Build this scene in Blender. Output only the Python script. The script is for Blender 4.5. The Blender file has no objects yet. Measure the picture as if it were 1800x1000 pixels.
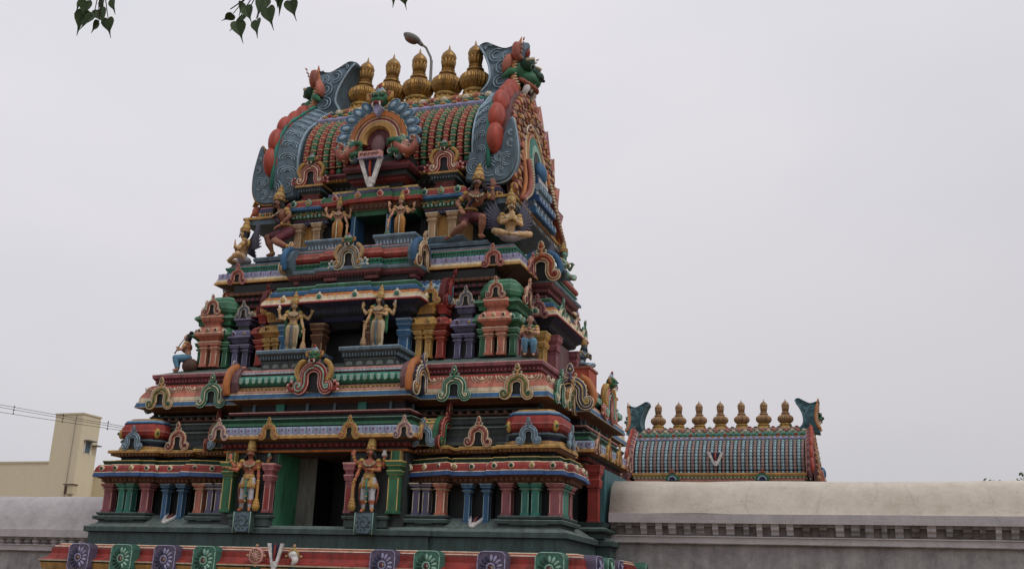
import bpy, math, random
from mathutils import Vector, Matrix
random.seed(7)
sc = bpy.context.scene
col = sc.collection
PI = math.pi
rad = math.radians

# ------------------------------------------------------------------ camera
def look_basis(yaw, pitch, roll):
    cy, sy, cp, sp = math.cos(yaw), math.sin(yaw), math.cos(pitch), math.sin(pitch)
    f = Vector((sy*cp, cy*cp, sp)); r = Vector((cy, -sy, 0)); u = r.cross(f)
    r2 = r*math.cos(roll)+u*math.sin(roll); u2 = -r*math.sin(roll)+u*math.cos(roll)
    return r2, u2, f
cam = bpy.data.objects.new('camera', bpy.data.cameras.new('camera'))
col.objects.link(cam); sc.camera = cam
r_, u_, f_ = look_basis(rad(-19.38), rad(16.59), rad(2.09))
cam.matrix_world = Matrix(((r_.x, u_.x, -f_.x, 11.38), (r_.y, u_.y, -f_.y, 0), (r_.z, u_.z, -f_.z, 0), (0, 0, 0, 1)))
cam.data.sensor_width = 36; cam.data.lens = 1874/1800*36
cam.data.clip_start = 0.1; cam.data.clip_end = 3000

# ------------------------------------------------------------------ sky and sun (overcast day)
SUN_EL, SUN_AZ = rad(52), rad(112)          # azimuth clockwise from +Y
w = bpy.data.worlds.new('World'); sc.world = w; w.use_nodes = True
nt = w.node_tree; nt.nodes.clear()
out = nt.nodes.new('ShaderNodeOutputWorld'); bg = nt.nodes.new('ShaderNodeBackground')
sky = nt.nodes.new('ShaderNodeTexSky'); sky.sky_type = 'NISHITA'; sky.sun_disc = False
sky.sun_elevation = SUN_EL; sky.sun_rotation = SUN_AZ; sky.dust_density = 6; sky.ozone_density = 1.0
tc = nt.nodes.new('ShaderNodeTexCoord'); mp = nt.nodes.new('ShaderNodeMapping'); mp.inputs['Scale'].default_value = (1, 1, 2.2)
nz = nt.nodes.new('ShaderNodeTexNoise'); nz.inputs['Scale'].default_value = 1.6; nz.inputs['Detail'].default_value = 4; nz.inputs['Roughness'].default_value = 0.5
cr = nt.nodes.new('ShaderNodeValToRGB')
cr.color_ramp.elements[0].position = 0.30; cr.color_ramp.elements[0].color = (0.585, 0.592, 0.635, 1)
cr.color_ramp.elements[1].position = 0.64; cr.color_ramp.elements[1].color = (0.685, 0.664, 0.695, 1)
sep = nt.nodes.new('ShaderNodeSeparateXYZ'); gr = nt.nodes.new('ShaderNodeMapRange')
gr.inputs['From Min'].default_value = -0.02; gr.inputs['From Max'].default_value = 0.55
gr.inputs['To Min'].default_value = 8.4; gr.inputs['To Max'].default_value = 12.3
sc_ = nt.nodes.new('ShaderNodeVectorMath'); sc_.operation = 'SCALE'
mix = nt.nodes.new('ShaderNodeMix'); mix.data_type = 'RGBA'; mix.inputs[0].default_value = 0.93
L = nt.links.new
L(tc.outputs['Generated'], mp.inputs['Vector']); L(mp.outputs['Vector'], nz.inputs['Vector'])
L(nz.outputs['Fac'], cr.inputs['Fac']); L(tc.outputs['Generated'], sep.inputs[0]); dx_ = nt.nodes.new('ShaderNodeMath'); dx_.operation = 'MULTIPLY_ADD'; dx_.inputs[1].default_value = -0.22; L(sep.outputs['X'], dx_.inputs[0]); L(sep.outputs['Z'], dx_.inputs[2]); L(dx_.outputs[0], gr.inputs['Value'])
L(cr.outputs['Color'], sc_.inputs[0]); L(gr.outputs['Result'], sc_.inputs['Scale'])
L(sky.outputs['Color'], mix.inputs[6]); L(sc_.outputs[0], mix.inputs[7])
L(mix.outputs[2], bg.inputs['Color']); bg.inputs['Strength'].default_value = 0.1
L(bg.outputs[0], out.inputs[0])
sl = bpy.data.lights.new('sun', 'SUN'); sl.energy = 0.8; sl.angle = rad(14); sl.color = (1, 0.96, 0.9)
so = bpy.data.objects.new('sun', sl); col.objects.link(so)
d = Vector((math.sin(SUN_AZ)*math.cos(SUN_EL), math.cos(SUN_AZ)*math.cos(SUN_EL), math.sin(SUN_EL)))
so.rotation_euler = d.to_track_quat('Z', 'Y').to_euler()
sc.view_settings.view_transform = 'Standard'; sc.view_settings.look = 'None'
sc.view_settings.exposure = 0; sc.view_settings.gamma = 1
sc.render.engine = 'CYCLES'

# ------------------------------------------------------------------ materials
def s2l(c):
    return tuple(((x/255)/12.92 if x/255 <= 0.04045 else ((x/255+0.055)/1.055)**2.4) for x in c)
MATS = {}
MUTE = 0.2
def paint(name, rgb, rough=0.6, grime=0.45, bump=0.25, scale=5.0, metallic=0.0):
    m = bpy.data.materials.new(name); m.use_nodes = True; n = m.node_tree; b = n.nodes['Principled BSDF']; l = n.links.new
    g_ = .3*rgb[0]+.59*rgb[1]+.11*rgb[2]; c = s2l([(x*(1-MUTE)+g_*MUTE)*1.04 for x in rgb])
    tc = n.nodes.new('ShaderNodeTexCoord'); mp = n.nodes.new('ShaderNodeMapping'); mp.inputs['Scale'].default_value = (1, 1, 0.35)
    n1 = n.nodes.new('ShaderNodeTexNoise'); n1.inputs['Scale'].default_value = scale; n1.inputs['Detail'].default_value = 6; n1.inputs['Roughness'].default_value = 0.65
    n2 = n.nodes.new('ShaderNodeTexNoise'); n2.inputs['Scale'].default_value = scale*7; n2.inputs['Detail'].default_value = 3
    r1 = n.nodes.new('ShaderNodeValToRGB'); e = r1.color_ramp.elements
    e[0].position = 0.32; e[0].color = (0, 0, 0, 1); e[1].position = 0.66; e[1].color = (1, 1, 1, 1)
    mx = n.nodes.new('ShaderNodeMix'); mx.data_type = 'RGBA'
    g = sum(c)/3
    dirt = tuple(x*(1-grime)+g*0.25*grime for x in c); mx.inputs[6].default_value = (*dirt, 1); mx.inputs[7].default_value = (*c, 1)
    mx2 = n.nodes.new('ShaderNodeMix'); mx2.data_type = 'RGBA'; mx2.blend_type = 'MULTIPLY'; mx2.inputs[0].default_value = 0.35
    l(tc.outputs['Object'], mp.inputs[0]); l(mp.outputs[0], n1.inputs['Vector']); l(tc.outputs['Object'], n2.inputs['Vector'])
    l(n1.outputs['Fac'], r1.inputs[0]); l(r1.outputs[0], mx.inputs[0]); l(mx.outputs[2], mx2.inputs[6]); l(n2.outputs['Fac'], mx2.inputs[7])
    m2 = n.nodes.new('ShaderNodeMapRange'); m2.inputs['To Min'].default_value = 0.3; m2.inputs['To Max'].default_value = 1.6; l(n2.outputs['Fac'], m2.inputs[0]); l(m2.outputs[0], mx2.inputs[7])
    mp3 = n.nodes.new('ShaderNodeMapping'); mp3.inputs['Scale'].default_value = (9, 9, 1.1); n3 = n.nodes.new('ShaderNodeTexNoise'); n3.inputs['Scale'].default_value = 1.0; n3.inputs['Detail'].default_value = 5; n3.inputs['Roughness'].default_value = 0.7
    r3 = n.nodes.new('ShaderNodeValToRGB'); e3 = r3.color_ramp.elements; e3[0].position = 0.34; e3[0].color = (0.30, 0.29, 0.27, 1); e3[1].position = 0.52; e3[1].color = (1, 1, 1, 1)
    mx3 = n.nodes.new('ShaderNodeMix'); mx3.data_type = 'RGBA'; mx3.blend_type = 'MULTIPLY'; mx3.inputs[0].default_value = 0.5
    l(tc.outputs['Object'], mp3.inputs[0]); l(mp3.outputs[0], n3.inputs['Vector']); l(n3.outputs['Fac'], r3.inputs[0]); l(mx2.outputs[2], mx3.inputs[6]); l(r3.outputs[0], mx3.inputs[7])
    l(mx3.outputs[2], b.inputs['Base Color'])
    bp = n.nodes.new('ShaderNodeBump'); bp.inputs['Strength'].default_value = bump; bp.inputs['Distance'].default_value = 0.02
    l(n2.outputs['Fac'], bp.inputs['Height']); l(bp.outputs[0], b.inputs['Normal'])
    b.inputs['Roughness'].default_value = rough; b.inputs['Metallic'].default_value = metallic
    b.inputs['Specular IOR Level'].default_value = 0.35
    MATS[name] = m; return m
PAL = dict(red=(168, 48, 38), darkred=(120, 34, 34), maroon=(112, 44, 56), mauve=(158, 82, 92), orange=(206, 112, 42), ochre=(196, 140, 58), yellow=(214, 180, 88),
    cream=(226, 208, 172), white=(226, 224, 222), green=(44, 116, 74), darkgreen=(28, 78, 58), teal=(38, 134, 116), mint=(140, 190, 168), blue=(44, 104, 156), royal=(42, 84, 150),
    slate=(88, 116, 134), paleblue=(150, 182, 204), lilac=(158, 156, 200), purple=(92, 88, 126), indigo=(52, 56, 96), pink=(222, 154, 144), salmon=(206, 110, 84),
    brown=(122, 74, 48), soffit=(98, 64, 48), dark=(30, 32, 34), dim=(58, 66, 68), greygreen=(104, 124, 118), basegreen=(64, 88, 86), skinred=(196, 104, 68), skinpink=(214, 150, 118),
    skinbrown=(156, 96, 72), skingold=(210, 166, 112), skinpale=(206, 172, 130), cloth_orange=(212, 128, 40), cloth_cream=(206, 190, 150), cloth_blue=(84, 142, 178), cloth_grey=(186, 184, 196),
    hair=(20, 18, 20), wing=(84, 84, 110), violetbrown=(126, 84, 88), fieryorange=(206, 74, 44), goldpaint=(198, 158, 66), lampgrey=(120, 120, 112), granite=(142, 138, 132), tan=(196, 152, 104), rust=(176, 88, 66), seablue=(52, 110, 118), steel=(78, 124, 160), skyblue=(150, 196, 206), dustyrose=(176, 126, 116), jade=(60, 150, 108), panelgreen=(58, 122, 104), panelpurple=(98, 86, 116))
for k, v in PAL.items():
    paint(k, v)
paint('lobe', (190, 64, 42), rough=.5)
paint('metal', (176, 128, 52), rough=0.42, grime=0.6, bump=0.15, metallic=0.55)
paint('oldmetal', (178, 132, 84), rough=0.55, grime=0.6, metallic=0.3)
def mat(k): return MATS[k]

def plaster(name, base, stain, sc1=0.5, streak=(1, 1, 0.15), amt=0.6, bump=0.4, cracks=0.0):
    m = bpy.data.materials.new(name); m.use_nodes = True; n = m.node_tree; b = n.nodes['Principled BSDF']; l = n.links.new
    tc = n.nodes.new('ShaderNodeTexCoord'); mp = n.nodes.new('ShaderNodeMapping'); mp.inputs['Scale'].default_value = streak
    n1 = n.nodes.new('ShaderNodeTexNoise'); n1.inputs['Scale'].default_value = sc1; n1.inputs['Detail'].default_value = 9; n1.inputs['Roughness'].default_value = 0.68
    n2 = n.nodes.new('ShaderNodeTexNoise'); n2.inputs['Scale'].default_value = 3; n2.inputs['Detail'].default_value = 8; n2.inputs['Roughness'].default_value = 0.7
    r = n.nodes.new('ShaderNodeValToRGB'); r.color_ramp.elements[0].position = 0.35; r.color_ramp.elements[1].position = 0.62
    ad = n.nodes.new('ShaderNodeMath'); ad.operation = 'MULTIPLY_ADD'; ad.inputs[1].default_value = 0.5; 
    mx = n.nodes.new('ShaderNodeMix'); mx.data_type = 'RGBA'; mx.inputs[6].default_value = (*s2l(stain), 1); mx.inputs[7].default_value = (*s2l(base), 1)
    l(tc.outputs['Object'], mp.inputs[0]); l(mp.outputs[0], n1.inputs['Vector']); l(tc.outputs['Object'], n2.inputs['Vector'])
    l(n2.outputs['Fac'], ad.inputs[0]); hf = n.nodes.new('ShaderNodeMath'); hf.operation = 'MULTIPLY'; hf.inputs[1].default_value = 0.5
    l(n1.outputs['Fac'], hf.inputs[0]); l(hf.outputs[0], ad.inputs[2]); l(ad.outputs[0], r.inputs[0])
    cl = n.nodes.new('ShaderNodeMath'); cl.operation = 'MULTIPLY_ADD'; cl.inputs[1].default_value = amt; cl.inputs[2].default_value = 1-amt
    l(r.outputs[0], cl.inputs[0]); l(cl.outputs[0], mx.inputs[0]); l(mx.outputs[2], b.inputs['Base Color'])
    if cracks:
        vo = n.nodes.new('ShaderNodeTexVoronoi'); vo.feature = 'DISTANCE_TO_EDGE'; vo.inputs['Scale'].default_value = 0.55
        dm = n.nodes.new('ShaderNodeMix'); dm.data_type = 'RGBA'; dm.blend_type = 'ADD'; dm.inputs[0].default_value = 0.35
        l(tc.outputs['Object'], dm.inputs[6]); l(n2.outputs['Color'], dm.inputs[7]); l(dm.outputs[2], vo.inputs['Vector'])
        rr = n.nodes.new('ShaderNodeValToRGB'); rr.color_ramp.elements[0].position = 0.0; rr.color_ramp.elements[0].color = (1-cracks, 1-cracks, 1-cracks, 1); rr.color_ramp.elements[1].position = 0.012; rr.color_ramp.elements[1].color = (1, 1, 1, 1)
        n4 = n.nodes.new('ShaderNodeTexNoise'); n4.inputs['Scale'].default_value = 14; n4.inputs['Detail'].default_value = 6; n4.inputs['Roughness'].default_value = .8; r4 = n.nodes.new('ShaderNodeValToRGB'); r4.color_ramp.elements[0].position = .33; r4.color_ramp.elements[0].color = (.62, .58, .52, 1); r4.color_ramp.elements[1].position = .43; r4.color_ramp.elements[1].color = (1, 1, 1, 1)
        l(tc.outputs['Object'], n4.inputs['Vector']); l(n4.outputs['Fac'], r4.inputs[0])
        m5 = n.nodes.new('ShaderNodeMix'); m5.data_type = 'RGBA'; m5.blend_type = 'MULTIPLY'; m5.inputs[0].default_value = 1
        m6 = n.nodes.new('ShaderNodeMix'); m6.data_type = 'RGBA'; m6.blend_type = 'MULTIPLY'; m6.inputs[0].default_value = .7
        l(vo.outputs['Distance'], rr.inputs[0]); l(mx.outputs[2], m5.inputs[6]); l(rr.outputs[0], m5.inputs[7]); l(m5.outputs[2], m6.inputs[6]); l(r4.outputs[0], m6.inputs[7]); l(m6.outputs[2], b.inputs['Base Color'])
    bp = n.nodes.new('ShaderNodeBump'); bp.inputs['Strength'].default_value = bump; bp.inputs['Distance'].default_value = 0.03
    l(n2.outputs['Fac'], bp.inputs['Height']); l(bp.outputs[0], b.inputs['Normal']); b.inputs['Roughness'].default_value = 0.9
    b.inputs['Specular IOR Level'].default_value = 0.15
    MATS[name] = m
plaster('limewash', (216, 208, 196), (172, 161, 144), 1.4, (0.4, 1, 1), 0.62, .5, .12)
plaster('limewash_grey', (190, 186, 188), (150, 146, 148), 0.8, (0.6, 1, 1), 0.8, .4, .1)
plaster('wallgrey', (164, 162, 162), (108, 106, 106), 3.2, (1, 1, 0.12), 0.95, .5, .15)
plaster('wallgrime', (128, 122, 118), (70, 64, 60), 3.0, (1, 1, 0.25), 0.95)
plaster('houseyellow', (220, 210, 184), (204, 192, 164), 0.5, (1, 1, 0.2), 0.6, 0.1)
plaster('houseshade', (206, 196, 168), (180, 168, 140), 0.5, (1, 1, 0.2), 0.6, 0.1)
plaster('earth', (150, 130, 104), (110, 92, 72), 0.4, (1, 1, 1), 0.9)

# ------------------------------------------------------------------ mesh builder
class MB:
    def __init__(s): s.v = []; s.f = []; s.m = []; s.s = []; s.mats = []; s.M = Matrix()
    def mi(s, k):
        if k not in s.mats: s.mats.append(k)
        return s.mats.index(k)
    def add(s, vs, fs, k, smooth=False, M=None):
        b = len(s.v); T = s.M @ M if M is not None else s.M
        s.v += [T @ Vector(p) for p in vs]; i = s.mi(k)
        for f in fs: s.f.append([b+q for q in f]); s.m.append(i); s.s.append(smooth)
    def box(s, x0, x1, y0, y1, z0, z1, k, M=None):
        vs = [(x, y, z) for z in (z0, z1) for y in (y0, y1) for x in (x0, x1)]
        s.add(vs, [(0, 2, 3, 1), (4, 5, 7, 6), (0, 1, 5, 4), (2, 6, 7, 3), (0, 4, 6, 2), (1, 3, 7, 5)], k, False, M)
    def ring(s, plan, prof, caps=True, M=None):
        n = len(plan); off = []
        for i in range(n):
            p0, p1, p2 = Vector(plan[i-1]), Vector(plan[i]), Vector(plan[(i+1) % n])
            d1 = (p1-p0).normalized(); d2 = (p2-p1).normalized()
            n1 = Vector((d1.y, -d1.x)); n2 = Vector((d2.y, -d2.x)); off.append((n1+n2)/(1+n1.dot(n2)))
        rows = [[(plan[i][0]+off[i].x*o, plan[i][1]+off[i].y*o, z) for i in range(n)] for o, z, _ in prof]
        for j in range(len(prof)-1):
            vs = rows[j]+rows[j+1]
            s.add(vs, [(i, (i+1) % n, n+(i+1) % n, n+i) for i in range(n)], prof[j][2], False, M)
        if caps:
            s.add(rows[-1], [tuple(range(n))], prof[-1][2], False, M)
            s.add(rows[0], [tuple(reversed(range(n)))], prof[0][2], False, M)
    def lathe(s, prof, k, n=14, M=None, smooth=True, flute=0, fl=0.0):
        # prof: (radius, z[, mat])
        rows = []
        for p in prof:
            fa = p[3] if len(p) > 3 else 0
            rows.append([(p[0]*(1-fa*(0.5+0.5*math.cos(flute*2*PI*i/n)))*math.cos(2*PI*i/n), p[0]*(1-fa*(0.5+0.5*math.cos(flute*2*PI*i/n)))*math.sin(2*PI*i/n), p[1]) for i in range(n)])
        for j in range(len(rows)-1):
            kk = prof[j][2] if len(prof[j]) > 2 and prof[j][2] else k
            s.add(rows[j]+rows[j+1], [(i, (i+1) % n, n+(i+1) % n, n+i) for i in range(n)], kk, smooth, M)
        s.add(rows[0], [tuple(reversed(range(n)))], k, False, M); s.add(rows[-1], [tuple(range(n))], k, False, M)
    def tube(s, path, radii, k, n=8, sq=1.0, M=None, smooth=True):
        P = [Vector(p) for p in path]
        if not hasattr(radii, '__len__'): radii = [radii]*len(P)
        t0 = (P[1]-P[0]).normalized(); up = Vector((0, 0, 1)) if abs(t0.z) < 0.9 else Vector((0, 1, 0))
        nn = (up-t0*up.dot(t0)).normalized(); rows = []
        for i, p in enumerate(P):
            t = (P[min(i+1, len(P)-1)]-P[max(i-1, 0)])
            t = t.normalized() if t.length > 1e-9 else t0
            nn = nn-t*nn.dot(t); nn = nn.normalized() if nn.length > 1e-6 else t.orthogonal().normalized()
            b = t.cross(nn); r = radii[i]
            rows.append([p+(nn*math.cos(2*PI*j/n)+b*math.sin(2*PI*j/n)*sq)*r for j in range(n)])
        vs = [v for r in rows for v in r]; fs = []
        for i in range(len(P)-1):
            for j in range(n): fs.append((i*n+j, i*n+(j+1) % n, (i+1)*n+(j+1) % n, (i+1)*n+j))
        fs.append(tuple(reversed(range(n)))); fs.append(tuple((len(P)-1)*n+j for j in range(n)))
        s.add(vs, fs, k, smooth, M)
    def ball(s, c, r, k, n=8, m=6, M=None, smooth=True, R=None):
        if not hasattr(r, '__len__'): r = (r, r, r)
        vs = [Vector((0, 0, -r[2]))]; 
        for i in range(1, m):
            a = -PI/2+PI*i/m
            for j in range(n): vs.append(Vector((r[0]*math.cos(a)*math.cos(2*PI*j/n), r[1]*math.cos(a)*math.sin(2*PI*j/n), r[2]*math.sin(a))))
        vs.append(Vector((0, 0, r[2])))
        fs = [(0, 1+(j+1) % n, 1+j) for j in range(n)]
        for i in range(m-2):
            for j in range(n): fs.append((1+i*n+j, 1+i*n+(j+1) % n, 1+(i+1)*n+(j+1) % n, 1+(i+1)*n+j))
        t = 1+(m-1)*n; b = 1+(m-2)*n
        fs += [(b+j, b+(j+1) % n, t) for j in range(n)]
        if R is not None: vs = [R @ v for v in vs]
        s.add([v+Vector(c) for v in vs], fs, k, smooth, M)
    def prism(s, poly, w0, w1, k, M=None, bevel=0.0, k2=None):
        # poly in (u,v) CCW seen from +w; extruded w0..w1
        n = len(poly); cx = sum(p[0] for p in poly)/n; cy = sum(p[1] for p in poly)/n
        top = [(p[0]*(1-bevel)+cx*bevel, p[1]*(1-bevel)+cy*bevel) for p in poly]
        wm = w1-(w1-w0)*0.35 if bevel else w1
        vs = [(p[0], p[1], w0) for p in poly]+[(p[0], p[1], wm) for p in poly]+[(p[0], p[1], w1) for p in top]
        fs = [tuple(reversed(range(n)))]+[(i, (i+1) % n, n+(i+1) % n, n+i) for i in range(n)]
        s.add(vs, fs, k, False, M)
        if bevel:
            s.add(vs[n:], [(i, (i+1) % n, n+(i+1) % n, n+i) for i in range(n)], k, False, M)
        s.add(vs[2*n:], [tuple(range(n))], k2 or k, False, M)
    def band(s, path, hw, w0, w1, k, M=None):
        # swept trapezoid in the (u,v) plane, thickness along w
        P = [Vector(p) for p in path]; n = len(P)
        if not hasattr(hw, '__len__'): hw = [hw]*n
        vs = []
        for i, p in enumerate(P):
            t = (P[min(i+1, n-1)]-P[max(i-1, 0)]).normalized(); q = Vector((-t.y, t.x))
            for a, ww in ((-1, w0), (-1, (w0+w1)/2), (-0.55, w1), (0.55, w1), (1, (w0+w1)/2), (1, w0)):
                v = p+q*a*hw[i]; vs.append((v.x, v.y, ww))
        fs = []
        for i in range(n-1):
            for j in range(6): fs.append((i*6+(j+1) % 6, i*6+j, (i+1)*6+j, (i+1)*6+(j+1) % 6))
        fs.append((0, 1, 2, 3, 4, 5)); fs.append(tuple(reversed([(n-1)*6+j for j in range(6)])))
        s.add(vs, fs, k, False, M)
    def mesh(s, name):
        me = bpy.data.meshes.new(name); me.from_pydata([tuple(v) for v in s.v], [], s.f)
        for k in s.mats: me.materials.append(mat(k))
        me.polygons.foreach_set('material_index', s.m); me.polygons.foreach_set('use_smooth', s.s); me.update()
        return me
    def build(s, name, parent=None, loc=None):
        o = bpy.data.objects.new(name, s.mesh(name)); col.objects.link(o)
        if parent is not None: o.parent = parent
        if loc: o.location = loc
        return o
def tag(o, label=None, cat=None, group=None, kind=None):
    if label: o['label'] = label
    if cat: o['category'] = cat
    if group: o['group'] = group
    if kind: o['kind'] = kind
    return o
def empty(name, loc=(0, 0, 0), rz=0, s=1.0):
    o = bpy.data.objects.new(name, None); col.objects.link(o); o.location = loc; o.rotation_euler = (0, 0, rz); o.scale = (s, s, s)
    o.empty_display_size = 0.3; return o
def copy_tree(o, parent=None, depth=0):
    c = o.copy(); col.objects.link(c); c.parent = parent
    for ch in list(o.children): copy_tree(ch, c)
    return c
def dup(o, parent, M):
    c = o.copy(); col.objects.link(c); c.parent = parent; c.matrix_local = M
    return c

def cat_rom(pts, k=6):
    P = [Vector(p) for p in pts]; P = [P[0]*2-P[1]]+P+[P[-1]*2-P[-2]]; o = []
    for i in range(1, len(P)-2):
        for j in range(k):
            t = j/k; a, b, c, e = P[i-1], P[i], P[i+1], P[i+2]
            o.append(0.5*((2*b)+(c-a)*t+(2*a-5*b+4*c-e)*t*t+(3*b-a-3*c+e)*t**3))
    o.append(P[-2]); return o
def fr(x, y, z, n, tilt=0.0, s=1.0):
    """frame: u right, v up, w outward (n = outward 2-D normal)"""
    n = Vector((n[0], n[1], 0)).normalized(); u = Vector((-n.y, n.x, 0)); v = Vector((0, 0, 1))
    if tilt: v2 = v*math.cos(tilt)+n*math.sin(tilt); n = n*math.cos(tilt)-v*math.sin(tilt); v = v2
    return Matrix(((u.x*s, v.x*s, n.x*s, x), (u.y*s, v.y*s, n.y*s, y), (u.z*s, v.z*s, n.z*s, z), (0, 0, 0, 1)))

# plan helpers -------------------------------------------------------
def plan(F, S):
    Q = []
    for i, (x, y) in enumerate(F):
        Q.append((x, -y))
        if i < len(F)-1: Q.append((x, -F[i+1][1]))
    for i in range(len(S)-2, -1, -1):
        Q.append((S[i+1][1], -S[i][0])); Q.append((S[i][1], -S[i][0]))
    P = Q+[(x, -y) for x, y in reversed(Q)]+[(-x, -y) for x, y in Q]+[(-x, y) for x, y in reversed(Q)]
    o = []
    for p in P:
        if not o or abs(o[-1][0]-p[0])+abs(o[-1][1]-p[1]) > 1e-6: o.append(p)
    # drop colinear
    r = []
    for i in range(len(o)):
        a, b, c = o[i-1], o[i], o[(i+1) % len(o)]
        if abs((b[0]-a[0])*(c[1]-b[1])-(b[1]-a[1])*(c[0]-b[0])) > 1e-9: r.append(b)
    return r
def rect(x0, x1, y0, y1): return [(x0, y0), (x1, y0), (x1, y1), (x0, y1)]
def edges(pl, off=0.0):
    n = len(pl); out = []
    nn = []
    for i in range(n):
        d = (Vector(pl[(i+1) % n])-Vector(pl[i])).normalized(); nn.append(Vector((d.y, -d.x)))
    for i in range(n):
        p0, p1 = Vector(pl[i]), Vector(pl[(i+1) % n]); a, b, c = nn[i-1], nn[i], nn[(i+1) % n]
        q0 = p0+(a+b)*off; q1 = p1+(b+c)*off
        out.append((q0, q1, b))
    return out
def row(mb, pl, off, z, sp, fn, back=False):
    k = 0
    for q0, q1, n in edges(pl, off):
        if n.y > 0.5 and not back: continue
        Ln = (q1-q0).length; c = int(Ln/sp+0.3)
        if c < 1: continue
        for i in range(c):
            p = q0+(q1-q0)*((i+0.5)/c); fn(mb, fr(p.x, p.y, z, n), k); k += 1
def f_bead(k, r=0.045, h=0.05):
    def f(mb, M, i):
        vs = [(-r, -h, 0), (r, -h, 0), (r, h, 0), (-r, h, 0), (-r*.5, -h*.8, r*.8), (r*.5, -h*.8, r*.8), (r*.6, h*.6, r), (-r*.6, h*.6, r)]
        mb.add(vs, [(4, 5, 6, 7), (0, 1, 5, 4), (1, 2, 6, 5), (2, 3, 7, 6), (3, 0, 4, 7)], k, False, M)
    return f
def f_dentil(k, w=0.05, h=0.05, d=0.05):
    def f(mb, M, i): mb.box(-w, w, -h, h, -0.01, d, k, M)
    return f
def f_petal(k, w=0.08, h=0.1, d=0.025, k2=None, up=False):
    def f(mb, M, i):
        pts = [(-w, h), (-w*.95, -h*.2)]+[(w*.95*math.cos(a), -h*.2+h*.8*math.sin(a)) for a in (PI*1.2, PI*1.4, PI*1.6, PI*1.8)]+[(w*.95, -h*.2), (w, h)]
        pts = list(pts)
        if up: pts = [(x, -y) for x, y in reversed(pts)]
        mb.prism(pts, -0.01, d, k, M, 0.25, k2)
        if k2: mb.ball((0, h*.25, d), 0.018, 'maroon', 5, 4, M)
    return f
def f_roundel(k1='cream', k2='darkgreen', r=0.07):
    def f(mb, M, i):
        mb.lathe([(r, -0.02), (r, 0.03), (r*.72, 0.045), (r*.7, 0.02)], k1, 10, M)
        mb.ball((0, 0, 0.02), (r*.62, r*.62, 0.04), ('goldpaint' if i % 3 == 1 else k2), 7, 5, M)
        mb.ball((0, r*1.1, 0), (r*.35, r*.4, .03), k1, 6, 4, M)
    return f

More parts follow.
